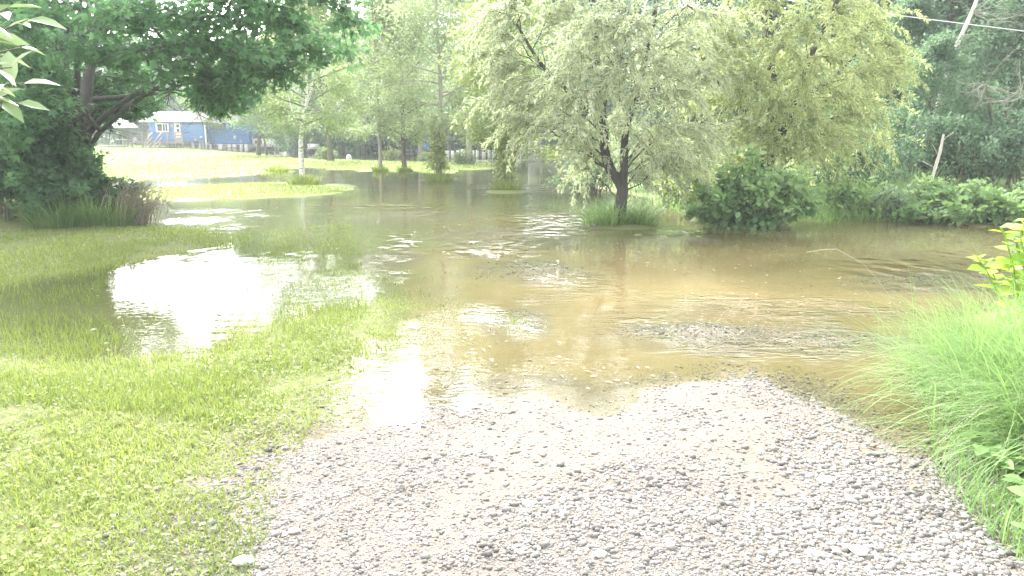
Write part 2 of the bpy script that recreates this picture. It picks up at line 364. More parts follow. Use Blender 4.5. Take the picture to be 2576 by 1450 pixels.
m1 = nd(t, 'MixShader'); t.links.new(mapr(t, attr(t, 'mud'), 0, 1, .02, .72), m1.inputs[0]); t.links.new(tr.outputs[0], m1.inputs[1]); t.links.new(df.outputs[0], m1.inputs[2])
m2 = nd(t, 'MixShader'); geo = nd(t, 'NewGeometry'); ff = nd(t, 'Math', operation='SUBTRACT'); ff.inputs[0].default_value = 1; t.links.new(geo.outputs['Backfacing'], ff.inputs[1])
fm = nd(t, 'Math', operation='MULTIPLY'); t.links.new(fre.outputs[0], fm.inputs[0]); t.links.new(ff.outputs[0], fm.inputs[1]); t.links.new(fm.outputs[0], m2.inputs[0]); t.links.new(m1.outputs[0], m2.inputs[1]); t.links.new(gl.outputs[0], m2.inputs[2])
t.links.new(m2.outputs[0], out.inputs[0])
water = mk('water', np.stack([wx, wy, 0*wx], 1), wq, wm, None, {'ripple': rip, 'mud': mud, 'amber': amber, 'swell': np.clip((np.hypot(wx, wy)-6)/5, 0, .9)}, True)
tag(water, kind='structure')

# ------------------------------------------------------------------ gravel, grass
def scatter(n, test, r0, r1, a0, a1, power=1.):
    """points in a ring sector, denser close by (uniform in log distance when power = 0)"""
    r = np.exp(rng.uniform(math.log(r0), math.log(r1), n)) if power == 0 else np.sqrt(rng.uniform(r0**2, r1**2, n))
    a = rng.uniform(R(a0), R(a1), n); x = r*np.sin(a); y = r*np.cos(a)
    k = test(x, y); return x[k], y[k]
PHI = (1+5**.5)/2
ICO = np.array([(-1,PHI,0),(1,PHI,0),(-1,-PHI,0),(1,-PHI,0),(0,-1,PHI),(0,1,PHI),(0,-1,-PHI),(0,1,-PHI),(PHI,0,-1),(PHI,0,1),(-PHI,0,-1),(-PHI,0,1)])/1.9
IF = np.array([(0,11,5),(0,5,1),(0,1,7),(0,7,10),(0,10,11),(1,5,9),(5,11,4),(11,10,2),(10,7,6),(7,1,8),(3,9,4),(3,4,2),(3,2,6),(3,6,8),(3,8,9),(4,9,5),(2,4,11),(6,2,10),(8,6,7),(9,8,1)])
x, y = scatter(300000, lambda x, y: np.maximum(sd(Z_GRAVEL, x, y)+.9*fbm(x, y, 1.1, 31)-rng.uniform(-.8, .15, len(x)), bars(x, y)-rng.uniform(.0, .9, len(x))) > 0, 1.9, 10.5, -45, 45, 0)
lane = fbm(x*1.5, y*.45, 1., 37)+.5*fbm(x, y, 2.2, 38); k_ = rng.uniform(0, 1, len(x)) > np.clip((lane-.02)*2.6, 0, .8)   # fines worn bare in the wheel lanes
x, y = x[k_], y[k_]
n = len(x); zz = height(x, y)
size = np.clip(rng.lognormal(-5.5, .55, n)*(.92+.25*np.clip(x/1.2, -.6, 1))*(1+.5*fbm(x, y, .8, 35)), .0025, .022)*np.where(np.hypot(x, y) > 6, 1.5, 1)
V = ICO[None]*(1+rng.normal(0, .18, (n, 12, 1)))*np.stack([size, size*rng.uniform(.6, 1, n), size*rng.uniform(.35, .7, n)], 1)[:, None]
a = rng.uniform(0, 6.28, n); ca, sa = np.cos(a)[:, None], np.sin(a)[:, None]
V = np.stack([V[..., 0]*ca-V[..., 1]*sa, V[..., 0]*sa+V[..., 1]*ca, V[..., 2]], -1)+np.stack([x, y, zz+size*.18], 1)[:, None]
m, t, p, out = newmat('crushed_stone')
rp = nd(t, 'ValToRGB'); t.links.new(attr(t, 'tint'), rp.inputs[0])
for i, (ps, cc) in enumerate([(0, (.07, .066, .06)), (.25, (.14, .131, .12)), (.6, (.215, .203, .188)), (.85, (.185, .142, .115)), (1, (.31, .298, .28))]):
    e = rp.color_ramp.elements[0] if i == 0 else (rp.color_ramp.elements[1] if i == 4 else rp.color_ramp.elements.new(ps)); e.position = ps; e.color = rgb(cc)
t.links.new(rp.outputs[0], p.inputs['Base Color']); p.inputs['Roughness'].default_value = .85
gravel = mk('gravel', V.reshape(-1, 3), (np.arange(n)[:, None, None]*12+IF[None]).reshape(-1, 3), m, None, {'tint': np.repeat(rng.uniform(0, 1, n)*np.clip(.45+(zz+.015)/.05, .35, 1), 12)})
tag(gravel, 'pale crushed gravel of the drive sloping into the flood', 'gravel', kind='stuff')

def up_dirs(n, lean): 
    d = rng.normal(0, lean, (n, 3)); d[:, 2] = 1; return d
g = MB()
near_test = lambda x, y: (height(x, y) > -.022+rng.normal(0, .016, len(x))) & (np.maximum(sd(Z_LAWN, x, y), sd(Z_BAND, x, y)) > -2) & (np.maximum(sd(Z_LAWN, x, y), sd(Z_BAND, x, y)) > np.where(sd(Z_GRAVEL, x, y) > -1, -.12, -2)) & (sd(Z_GRAVEL, x, y) < .25*fbm(x, y, 2., 43)+rng.normal(0, .1, len(x)))
x, y = scatter(150000, near_test, 2.0, 15, -52, 3, 0)
bare = fbm(x, y, 1.7, 57)+.5*fbm(x, y, 5., 58) > .33+rng.normal(0, .07, len(x)); x, y = x[~bare], y[~bare]
n = len(x); r_ = np.hypot(x, y); z = height(x, y)
tint = np.clip(.5+1.1*fbm(x, y, .8, 51)+rng.normal(0, .22, n), 0, 1)
g.blades(np.stack([x, y, z], 1), up_dirs(n, .6), rng.uniform(.02, .06, n)*(1+1.1*fbm(x, y, 1.3, 52)), .0032+.0007*r_, rng.uniform(0, .9, n), tint, 2)
# blades standing out of the flooded part
x, y = scatter(70000, lambda x, y: (sd(Z_FLOODLAWN, x, y) > .1) & (fbm(x, y, 1.6, 61) > -.02+.3*np.clip((x+2.4)/2, 0, 1)+rng.normal(0, .3, len(x))) & (np.hypot((project(np.stack([x, y, 0*x], 1))[0]-480)/230, (project(np.stack([x, y, 0*x], 1))[1]-750)/130) > 1), 4, 14, -52, -4, 0)
n = len(x); r_ = np.hypot(x, y)
g.blades(np.stack([x, y, height(x, y)], 1), up_dirs(n, .35), rng.uniform(.05, .095, n), .0025+.0005*r_, rng.uniform(0, .6, n), np.clip(rng.normal(.15, .2, n), 0, 1), 2)
# far lawn, island and tufts: longer, coarser
x, y = scatter(90000, lambda x, y: np.maximum(sd(Z_FAR, x, y), sd(Z_ISLE, x, y))+1.2*fbm(x, y, .5, 71) > .1, 17, 80, -42, 3, 0)
n = len(x); r_ = np.hypot(x, y)
g.blades(np.stack([x, y, height(x, y)], 1), up_dirs(n, .5), rng.uniform(.04, .08, n), .0011*r_, rng.uniform(0, .8, n), np.clip(.75+.6*fbm(x, y, .3, 72)+rng.normal(0, .15, n), 0, 1), 2)
tag(g.build('grass', M['lawn_blade'], tint=True), 'short yellow green lawn grass rising out of the flood water', 'grass', kind='stuff')
# clover and plantain between the blades
g = MB()
x, y = scatter(22000, lambda x, y: (sd(Z_LAWN, x, y) > .05) & (fbm(x, y, 1.2, 81) > rng.normal(.05, .3, len(x))), 2.1, 6.5, -50, 2, 0)
n = len(x); d = rng.normal(0, 1, (n, 3)); d[:, 2] = rng.uniform(.1, .6, n)
g.leaves(np.stack([x, y, height(x, y)+rng.uniform(.015, .05, n)], 1), d, np.array([0, 0, 1.])+rng.normal(0, .3, (n, 3)), rng.uniform(.010, .034, n), rng.uniform(.008, .022, n), rng.uniform(.0, .9, n), 'broad')
tag(g.build('clover', M['lawn_blade'], tint=True), 'clover and small round weeds in the near lawn', 'clover', kind='stuff')

def tuft_of(name, spots, label, cat, mat='bank_blade', kind=None, group=None):
    g = MB()
    for (x0, y0, rad, n, L, lean, bend) in spots:
        rr = rad*np.sqrt(rng.uniform(0, 1, n)); aa = rng.uniform(0, 6.28, n)
        x = x0+rr*np.cos(aa); y = y0+rr*np.sin(aa)
        D = np.stack([np.cos(aa)*rr/rad*lean, np.sin(aa)*rr/rad*lean, np.ones(n)], 1)+rng.normal(0, .18, (n, 3))
        D[:, 2] = np.abs(D[:, 2])+.2
        dist = math.hypot(x0, y0)
        g.blades(np.stack([x, y, height(x, y)-.02], 1), D, L*rng.uniform(.45, 1.1, n), max(.006, .0011*dist), bend*rng.uniform(.4, 1.3, n), np.clip(rng.normal(.5, .28, n), 0, 1), 5)
    o = g.build(name, M[mat], tint=True); return tag(o, label, cat, group, kind)

# ------------------------------------------------------------------ trees
def unit(v): v = np.asarray(v, float); return v/(np.linalg.norm(v)+1e-9)
def grow(p, d, L, n, wob, grav=0.):
    pts = [np.array(p, float)]; d = unit(d)
    for i in range(n):
        d = unit(d+rng.normal(0, wob, 3)+np.array([0, 0, grav])); pts.append(pts[-1]+d*L/n)
    return np.array(pts)
def curve(p, q, n, sag=0., wob=.0):              # from p to q with an arch of height sag
    p = np.array(p, float); q = np.array(q, float); t_ = np.linspace(0, 1, n+1)[:, None]
    c_ = p+(q-p)*t_; c_[:, 2] += (sag*4*t_*(1-t_))[:, 0]
    L = np.linalg.norm(q-p); c_[1:-1] += rng.normal(0, wob*L, (n-1, 3)); return c_
def smooth_path(P, n):
    P = np.array(P, float); k = np.linspace(0, len(P)-1, n); out_ = []
    for q in k:
        i = min(int(q), len(P)-2); u = q-i
        p0, p1, p2, p3 = P[max(i-1, 0)], P[i], P[i+1], P[min(i+2, len(P)-1)]
        out_.append(.5*((2*p1)+(-p0+p2)*u+(2*p0-5*p1+4*p2-p3)*u*u+(-p0+3*p1-3*p2+p3)*u**3))
    return np.array(out_)
def spread_leaves(mb, sites, N, off, L, asp, kind, flat=.6, droop=.5, clump=None):
    """leaves scattered about the sites (K,3) with their outward directions"""
    S, O, C = sites
    i = rng.integers(0, len(S), N)
    P = S[i]+rng.normal(0, 1, (N, 3))*off*np.array([1, 1, .6])
    D = O[i]+rng.normal(0, .7, (N, 3)); D[:, 2] -= droop
    Nn = rng.normal(0, flat, (N, 3)); Nn[:, 2] += 1
    LL = L*rng.uniform(.65, 1.25, N)
    mb.leaves(P, D, Nn, LL, LL*asp, np.clip(C[i]+rng.normal(0, .16, N), 0, 1), kind)
def wood_tree(root, H, r, lo, Rm, nl, N, leafL, mleaf, mbark, prof=None, low_el=5, high_el=65, off=.22, asp=.6, sub=6, grav=.0, trunk=None, kind='leaf', wob=.05, droop=.4, tint0=.5, sides=8, mlimb=None):
    """a broadleaf tree at root: tapered trunk with limbs and twigs, crown of single leaves in clumps round the twigs"""
    prof = prof or (lambda t_: max(.15, math.sin(math.pi*min(1, (.12+.88*t_))**.8)))
    base = np.array(root.location)
    T = trunk if trunk is not None else grow(base+(0, 0, -.25), (0, 0, 1), H*.97+.25, 12, wob, .04)
    mbw = MB(); mbw.tube(T, r*(1-np.linspace(0, 1, len(T))**.9*.93)*np.where(np.arange(len(T)) == 0, 1.35, 1), sides)
    sites, outs, cl = [], [], []; tr_ = mbw; mbw = MB() if mlimb else mbw
    for i in range(nl):
        tt = (i+rng.uniform(.2, .8))/nl; h = lo+(1-lo)*tt; q = h*(len(T)-1); k = min(int(q), len(T)-2)
        p = T[k]+(T[k+1]-T[k])*(q-k); az = i*2.4+rng.uniform(-.5, .5)
        el = R(low_el+(high_el-low_el)*tt+rng.uniform(-8, 8)); L = Rm*prof(tt)*rng.uniform(.7, 1.15)
        lp = grow(p, (math.cos(az)*math.cos(el), math.sin(az)*math.cos(el), math.sin(el)), L, 6, .12, grav)
        r0 = max(.006, r*(1-h*.85)*.42); mbw.tube(lp, r0*(1-np.linspace(0, .9, 7)), 5)
        for j in range(sub):
            s_ = rng.uniform(.3, 1.); q = s_*6; k = min(int(q), 5); a0 = lp[k]+(lp[k+1]-lp[k])*(q-k); ld = unit(lp[k+1]-lp[k])
            d = unit(ld+rng.normal(0, .6, 3)+np.array([0, 0, .1])); tw = grow(a0, d, L*rng.uniform(.25, .5), 4, .15, grav*1.5)
            mbw.tube(tw, max(.004, r0*.35)*(1-np.linspace(0, .85, 5)), 3)
            c_ = np.clip(tint0+rng.normal(0, .2)+.15*(tt-.5), 0, 1)
            for pt in tw[1:]: sites.append(pt); outs.append(d); cl.append(c_)
        c_ = np.clip(tint0+rng.normal(0, .2), 0, 1)
        for pt in lp[3:]: sites.append(pt); outs.append(unit(lp[-1]-lp[0])); cl.append(c_)
    tr_.build('trunk', mbark, root, True)
    if mlimb: mbw.build('limbs', mlimb, root, True)
    mb = MB(); spread_leaves(mb, (np.array(sites), np.array(outs), np.array(cl)), N, off, leafL, asp, kind, droop=droop)
    mb.build('crown', mleaf, root, tint=True); return root
def conifer(root, H, r, Rm, mleaf, mbark, whorls=22, per=7, lo=.1, droop=-.25, needle=.28, wn=.09, dens=9):
    base = np.array(root.location); T = grow(base+(0, 0, -.3), (0, 0, 1), H+.3, 10, .012, .05)
    mbw = MB(); mbw.tube(T, r*(1-np.linspace(0, .97, 11)), 7); mb = MB()
    P, D, C = [], [], []
    for i in range(whorls):
        tt = i/(whorls-1); h = lo+(1-lo)*tt*.99; q = h*10; k = min(int(q), 9); p = T[k]+(T[k+1]-T[k])*(q-k)
        for j in range(per):
            az = rng.uniform(0, 6.28); L = Rm*(1-tt)**.85*rng.uniform(.65, 1.1)+.2
            bp = grow(p, (math.cos(az), math.sin(az), .15+droop*(1-tt)), L, 5, .06, -.03 if tt < .7 else .05)
            mbw.tube(bp, .03*(1-tt*.7)*(1-np.linspace(0, .9, 6)), 3)
            nn = int(dens*L*6)
            s_ = rng.uniform(.12, 1, nn)*5; k2 = np.minimum(s_.astype(int), 4); a0 = bp[k2]+(bp[k2+1]-bp[k2])*(s_-k2)[:, None]
            P.append(a0+rng.normal(0, .05, (nn, 3))); D.append((bp[k2+1]-bp[k2])/(L/5)+rng.normal(0, .6, (nn, 3))+np.array([0, 0, -.25])); C.append(np.clip(rng.normal(.3+.5*rng.uniform(), .2, nn), 0, 1))
    P, D, C = map(np.concatenate, (P, D, C)); n = len(P); Nn = rng.normal(0, .5, (n, 3)); Nn[:, 2] += 1
    mb.leaves(P, D, Nn, needle*rng.uniform(.6, 1.2, n), wn, C)
    mbw.build('trunk', mbark, root, True); mb.build('crown', mleaf, root, tint=True); return root
def at(px, py, z=None):                           # a spot on the ground under a point of the picture
    g_ = G(px, py); return (g_[0], g_[1], hz(g_[0], g_[1]))

# --- the maple with several stems, over the left bank
MY = 14.6
mp = W(185, 470, MY); mroot = thing('maple_tree', (mp[0], MY, hz(mp[0], MY)), 'large dark green maple with several leaning stems above the left shrubs', 'tree')
mb0 = np.array(mroot.location)-(0, 0, .2)
stems = [([(205,330),(222,200),(243,60),(262,-120),(270,-330)], .145, (MY, MY+.3)), ([(178,330),(165,180),(140,20),(110,-180),(90,-330)], .115, (MY, MY+.6)),
         ([(212,360),(300,265),(395,205),(470,150),(580,40),(700,-90)], .075, (MY-.1, MY-1.6)), ([(222,375),(330,265),(420,205),(500,120),(560,-40)], .06, (MY-.2, MY-1.)),
         ([(235,250),(320,243),(420,225),(520,190)], .05, (MY-.2, MY-1.)), ([(190,330),(195,150),(205,-60)], .11, (MY-.3, MY-1.4)), ([(160,350),(90,240),(20,150),(-80,40)], .09, (MY-.3, MY-1.6))]
mw = MB(); SP_ = []
for pts, r0, (ya, yb) in stems:
    q = [W(a, b, ya+(yb-ya)*i/(len(pts)-1)) for i, (a, b) in enumerate(pts)]
    st = [mb0+np.array([rng.uniform(-.12, .2), rng.uniform(-.1, .1), 0])] if len(pts) > 4 or r0 > .085 else []
    P = smooth_path(st+q, 16); mw.tube(P, r0*(1-np.linspace(0, .8, 16)), 8); SP_.append(P)
allst = np.concatenate(SP_)
S, O, C = [], [], []
tg = [(880,50,12.2),(820,150,12.6),(740,190,13),(650,215,12.4),(600,140,11.5),(520,200,12.6),(480,60,11),(370,140,11.4),(420,270,13.2),(330,290,13.6),(500,290,13.4),(560,255,13),(130,130,12),(40,170,12),(60,250,11.8),(110,330,12.4),(20,330,12.2),(250,120,12),(700,60,11.8),(620,20,11.5),(300,20,11),(180,20,11.5),(60,60,11.6),(290,210,12.8),(780,90,13.5),(840,-20,12),(230,340,13.6),(150,280,12.6),(-60,120,12.5),(-80,240,12.5),(-60,350,12.6),(60,400,13),(280,330,13.9),(300,265,15.8),(340,285,16),(260,285,15.7),(390,265,15.6),(250,240,16),(330,235,16.2),(540,278,14.6),(590,268,14.4),(620,235,14),(515,262,15)]
tg += [(rng.uniform(-250, 840), rng.uniform(-420, -30), rng.uniform(11.5, 18.5)) for _ in range(34)]+[(rng.uniform(-250, 500), rng.uniform(0, 240), rng.uniform(15.5, 18)) for _ in range(14)]
for a, b, Y in tg:
    e = W(a, b, Y); dd = np.linalg.norm(allst-e, axis=1)+np.abs(allst[:, 2]-(e[2]-.5))*.8; s0 = allst[dd.argmin()]
    L = np.linalg.norm(e-s0); lp = curve(s0, e, 7, .12*L, .025); mw.tube(lp, (.018+.008*L)*(1-np.linspace(0, .85, 8)), 5)
    for j in range(int(7+L*4)):
        q = rng.uniform(.3, 1.)*7; k = min(int(q), 6); a0 = lp[k]+(lp[k+1]-lp[k])*(q-k)
        d = unit(unit(e-s0)*.7+rng.normal(0, .8, 3)*np.array([1, 1, .3])); tw = grow(a0, d, rng.uniform(.4, .95), 4, .12, -.06)
        mw.tube(tw, .008*(1-np.linspace(0, .8, 5)), 3); c_ = np.clip(rng.normal(.4, .25)+(a > 560)*.2, 0, 1)
        for pt in tw[1:]: S.append(pt); O.append(d); C.append(c_)
mw.build('trunk', M['dark_bark'], mroot, True)
S, O, C = np.array(S), np.array(O), np.array(C); qx, qy = project(S)
lowest = np.interp(qx, [-300, 160, 180, 215, 270, 310, 340, 390, 430, 480, 540, 600, 650, 720, 900], [600, 480, 200, 150, 160, 200, 225, 240, 246, 258, 292, 292, 250, 222, 180])   # the lower rim of the crown
back = np.interp(qx, [150, 200, 240, 300, 360, 400, 420, 700], [420, 360, 310, 300, 300, 285, 200, 200])   # foliage beyond the stems hangs lower
k_ = (qy < lowest-12) | ((S[:, 1] > 14.9) & (qy < back)) | (rng.uniform(0, 1, len(S)) < .01); S, O, C = S[k_], O[k_], C[k_]
mb = MB(); spread_leaves(mb, (S, O, C), 34000, .10, .135, .95, 'maple', flat=.55, droop=.55)
mb.build('crown', M['maple'], mroot, tint=True)

# --- shrubs under the maple
def shrub(name, x, y, rx, ry, H, N, leafL, asp, mat, label, cat='shrub', group=None, kind='leaf', stems=14, tilt=.6, tint0=.45):
    z = hz(x, y); root = thing(name, (x, y, z), label, cat, group); mw = MB(); S, O, C = [], [], []
    for i in range(stems):
        a = rng.uniform(0, 6.28); q = math.sqrt(rng.uniform(0, 1)); b = np.array([x+math.cos(a)*rx*.35*q, y+math.sin(a)*ry*.35*q, z-.05])
        e = np.array([x+math.cos(a)*rx*q*rng.uniform(.7, 1.25), y+math.sin(a)*ry*q*rng.uniform(.7, 1.25), z+H*math.sqrt(max(.02, 1-q*q*.9))*rng.uniform(.7, 1.05)*(1.3 if rng.uniform() < .2 else 1)])
        P = curve(b, e, 7, .15*H, .04); mw.tube(P, .016*(1-np.linspace(0, .8, 8)), 4)
        for j in range(6):
            k = rng.integers(2, 8); d = unit((P[k]-b)*np.array([1, 1, .3])+rng.normal(0, .6, 3)); tw = grow(P[k], d, rng.uniform(.15, .45)*max(rx, H)*.6, 3, .15, -.06)
            mw.tube(tw, .006, 3); c_ = np.clip(rng.normal(tint0, .24), 0, 1)
            for pt in tw: S.append(pt); O.append(d); C.append(c_)
    S, O, C = np.array(S), np.array(O), np.array(C); S[:, 2] = np.maximum(S[:, 2], z+.04)
    mw.build('stem', M['bark'], root, True); mb = MB(); spread_leaves(mb, (S, O, C), N, .09, leafL, asp, kind, flat=tilt, droop=.5)
    mb.build('foliage', mat, root, tint=True); return root
for a, Y, rx, ry, H, lab in [(20,13.7,1.3,.8,2.0,'dense dark shrub at the left picture edge below the maple'),(150,13.4,1.0,.7,1.35,'dark shrub with trailing vines right below the maple stems'),
      (-40,15.2,1.2,.9,2.5,'taller dark shrub behind the shrubs of the left bank'),(235,13.7,.75,.6,.95,'low dark shrub between the maple stems and the dead canes'),(95,14.9,1.1,.7,2.1,'dark shrub wrapped round the foot of the maple')]:
    p_ = W(a, 500, Y); shrub('bank_shrub', p_[0], Y, rx, ry, H, 5200, .12, .85, M['shrub'], lab, 'shrub', 'shrubs on the left bank', 'maple', 22, .6, .4)
tuft_of('bank_grass', [(W(a, 550, Y)[0], Y, .5, 500, .75, .7, .7) for a, Y in ((215,13.2),(265,13.3),(150,13.0))], 'dark green long grass at the foot of the left shrubs', 'grass', kind='stuff')
# dead canes beside them
dc = MB(); pc = W(318, 500, 13.7)
for i in range(230):
    b = np.array([pc[0]+rng.normal(-.05, .25), 13.6+rng.normal(0, .2), hz(pc[0], 13.6)-.03]); a = rng.normal(.1, .9); e = b+np.array([math.cos(a)*rng.uniform(.2, .8), math.sin(a)*.4, rng.uniform(.15, .85)])
    P = curve(b, e, 6, rng.uniform(.1, .35), .03); dc.tube(P, .008*(1-np.linspace(0, .6, 7)), 3, rng.uniform(0, 1))
tag(dc.build('dead_canes', M['dead'], tint=True), 'tangle of dry brown dead canes right of the left shrubs', 'dead canes')

# --- branch of pale leaves close at the left edge
at_ = thing('ash_sapling', (-2.6, 2.1, hz(-2.6, 2.1)), 'pale leafed ash branch reaching in at the top left corner', 'tree')
aw = MB(); TR = grow(np.array(at_.location)-(0, 0, .1), (.05, 0, 1), 3.4, 10, .03); aw.tube(TR, .05*(1-np.linspace(0, .7, 11)), 8); al = MB()
for (a, b, Y) in [(70,50,2.35),(55,120,2.3),(60,210,2.35),(30,170,2.2),(20,20,2.3),(45,260,2.4),(-60,100,2.3),(-40,240,2.3),(0,-60,2.3)]:
    e = W(a, b, Y); k = int(np.clip((e[2]-.35)/3.4*10, 3, 9)); P = curve(TR[k], e, 7, .12, .02); aw.tube(P, .009*(1-np.linspace(0, .8, 8)), 4)
    n = 17; q = np.linspace(.4, 1, n)*7; kk = np.minimum(q.astype(int), 6); pp = P[kk]+(P[kk+1]-P[kk])*(q-kk)[:, None]
    d = unit(P[-1]-P[-3])[None]+rng.normal(0, .35, (n, 3))+np.outer((-1.)**np.arange(n), [0, .5, .25]); d[:, 2] -= .35
    L = rng.uniform(.07, .115, n); al.leaves(pp, d, np.array([0, -.5, 1.])+rng.normal(0, .45, (n, 3)), L, L*.38, rng.uniform(0, 1, n), 'broad')
aw.build('trunk', M['bark'], at_, True); al.build('leaves', M['ash'], at_, tint=True)

# --- trees on the lawn and in the flood
def lawn_tree(name, px, py, H, r, lo, Rm, nl, N, L, ml, mbk, label, **kw):
    root = thing(name, at(px, py), label, 'tree'); return wood_tree(root, H, r, lo, Rm, nl, N, L, M[ml], M[mbk], **kw)
# birch
b = at(762, 462); broot = thing('birch_tree', b, 'white barked birch with dark bands standing on the lawn spit', 'tree')
BT = smooth_path([np.array(b)-(0, 0, .2)]+[W(a, c_, b[1]+d_) for a, c_, d_ in ((758,400,0),(757,350,.05),(764,300,.1),(772,245,.15),(770,150,.1),(776,40,0),(780,-90,0))], 16)
wood_tree(broot, 0, .105, .38, 2.9, 34, 17000, .11, M['birch_leaf'], M['birch_bark'], trunk=BT, low_el=15, high_el=55, sub=7, grav=-.03, droop=.7, off=.22, mlimb=M['bark'])
bs = MB(); P = smooth_path([BT[6], W(742,300,b[1]-.1), W(728,250,b[1]-.2), W(715,180,b[1]-.3)], 8); bs.tube(P, .04*(1-np.linspace(0, .7, 8)), 6)
P = smooth_path([BT[8], W(782,230,b[1]), W(790,170,b[1]), W(800,90,b[1])], 8); bs.tube(P, .06*(1-np.linspace(0, .7, 8)), 6); bs.build('limb', M['birch_bark'], broot, True)
lawn_tree('lawn_tree', 957, 431, 9.2, .10, .2, 2.4, 34, 17000, .12, 'lawn_tree', 'pale_bark', 'slim straight lawn tree left of the forked lawn tree, trunk clear to the crown', sub=7, off=.24)
lawn_tree('lawn_tree', 1018, 433, 7.6, .13, .2, 2.5, 32, 17000, .12, 'lawn_tree', 'bark', 'lawn tree with low forking limb beside the picnic table', low_el=25, sub=7, off=.24)
def vined(px, py, H, r, Rm, N, label, top):
    root = lawn_tree('vine_wrapped_tree', px, py, H, r, .2, Rm, 34, int(N*1.7), .12, 'lawn_tree' if top < 2.4 else 'lime', 'pale_bark', label, sub=7, off=.24)
    mb = MB(); n = 1500; a = rng.uniform(0, 6.28, n); h = rng.uniform(.3, top, n); q = (.10+.34*np.clip(.55+1.3*fbm(a*.8, h*1.6, 1., int(px)), .05, 1.2))*rng.uniform(.4, 1, n)
    P = np.array(root.location)+np.stack([np.cos(a)*q, np.sin(a)*q, h], 1); D = np.stack([np.cos(a), np.sin(a), -.6+0*a], 1)+rng.normal(0, .4, (n, 3))
    mb.leaves(P, D, np.stack([np.cos(a)*.6, np.sin(a)*.6, 1+0*a], 1)+rng.normal(0, .4, (n, 3)), rng.uniform(.07, .13, n), .085, rng.uniform(0, 1, n), 'broad'); mb.build('vine', M['vine'], root, tint=True)
    return root
vr = vined(1104, 452, 9.5, .12, 2.3, 10500, 'tall pale tree wrapped in yellowish vine, on a tuft at the lawn tip', 2.3)
vr2 = vined(1272, 476, 6.2, .09, 1.7, 6500, 'vine wrapped tree alone in the open flood left of the willows', 2.6)
lawn_tree('lawn_tree', 672, 393, 8.5, .10, .2, 3.2, 22, 14000, .18, 'forest_b', 'bark', 'thin trunked tree on the far lawn between the house and the birch', sub=6, off=.3)
lawn_tree('lawn_tree', 832, 407, 9.8, .19, .2, 3.4, 26, 16000, .17, 'lawn_tree', 'bark', 'thick trunked tree right of the birch with a bush at its foot', sub=6, off=.3)
lawn_tree('lawn_tree', 1184, 414, 10.5, .21, .24, 3.4, 26, 16000, .17, 'forest_b', 'pale_bark', 'thick pale trunk in the flooded ground before the pale slats', sub=6, off=.3)
lawn_tree('lawn_tree', 1058, 402, 11.5, .22, .24, 3.6, 26, 16000, .18, 'forest_b', 'pale_bark', 'pale thick trunk beside the blue folding chair', sub=6, off=.3)
lawn_tree('lawn_tree', 650, 391, 9, .2, .3, 2.6, 22, 14000, .18, 'lime', 'bark', 'dark trunked tree left of the thin trunked far lawn tree', sub=6, off=.3, low_el=20, droop=.2)
# many stemmed tree before the house
hb = at(538, 381); hroot = thing('multi_stem_tree', hb, 'yellow green tree with many thin stems in front of the blue house', 'tree')
for_st = MB()
for i in range(6):
    a = i*1.05; P = smooth_path([np.array(hb)+(.15*math.cos(a), .15*math.sin(a), -.1), np.array(hb)+(.35*math.cos(a), .35*math.sin(a), 1.3), np.array(hb)+(.9*math.cos(a), .9*math.sin(a), 3.)], 8); for_st.tube(P, .07*(1-np.linspace(0, .6, 8)), 5)
for_st.build('stem', M['bark'], hroot, True)
wood_tree(hroot, 7.2, .12, .3, 3.0, 28, 8500, .18, M['lime'], M['bark'], sub=7, off=.28, low_el=22, droop=.2)

# --- the two willows
def willow(root, stems, targets, N_str, ml, leafL=.105, spread=.5, smin=.5, smax=1.5, density=30, lw=.024):
    mw = MB(); ST = []
    for pts, r0 in stems:
        P = smooth_path(pts, 14); mw.tube(P, r0*(1-np.linspace(0, .65, 14)), 9); ST.append(P)
    allp = np.concatenate(ST); LB = []
    for e in targets:
        dd = np.linalg.norm(allp-e, axis=1)+np.clip(allp[:, 2]-e[2]+.6, 0, 9)*1.2; s0 = allp[dd.argmin()]; L = np.linalg.norm(e-s0)
        lp = curve(s0, e, 8, .16*L, .03); mw.tube(lp, (.005+.007*L)*(1-np.linspace(0, .85, 9)), 5); LB.append(lp)
    P, D, C = [], [], []
    for i in range(N_str):
        lp = LB[i % len(LB)]; q = rng.uniform(.3, 1.)*8; k = min(int(q), 7); a0 = lp[k]+(lp[k+1]-lp[k])*(q-k)
        d = unit((lp[-1]-lp[0])*np.array([1, 1, .2])/np.linalg.norm(lp[-1]-lp[0])+rng.normal(0, .7, 3)*np.array([1, 1, .5])+np.array([0, 0, .35]))
        L = rng.uniform(smin, smax); st = grow(a0, d, L, 7, .10, -.22); ex, ey = project(st)
        if ((ex > 1318) & (ex < 1400) & (ey > 362)).any(): continue
        mw.tube(st, .005*(1-np.linspace(0, .7, 8)), 3)
        n = int(L*density); s_ = rng.uniform(.05, 1, n)*7; k2 = np.minimum(s_.astype(int), 6); pp = st[k2]+(st[k2+1]-st[k2])*(s_-k2)[:, None]
        P.append(pp); D.append((st[k2+1]-st[k2])/(L/7)*.8+rng.normal(0, .55, (n, 3))+np.array([0, 0, -.25])); C.append(np.clip(rng.normal(rng.uniform(.25, .8), .2, n), 0, 1))
    P, D, C = map(np.concatenate, (P, D, C)); n = len(P); ml_ = MB()
    ml_.leaves(P, D, rng.normal(0, 1, (n, 3))+np.array([0, -.2, .8]), leafL*rng.uniform(.6, 1.3, n), lw, C)
    mw.build('trunk', M['willow_bark'], root, True); ml_.build('crown', M[ml], root, tint=True)
w1 = at(1558, 566); wr1 = thing('willow_tree', w1, 'silvery willow with forked dark trunk rising from a grass tuft in the flood', 'tree', 'willows on the right bank')
Y1 = w1[1]; B = np.array(w1)-(0, 0, .2); w1f = W(1566, 470, Y1)
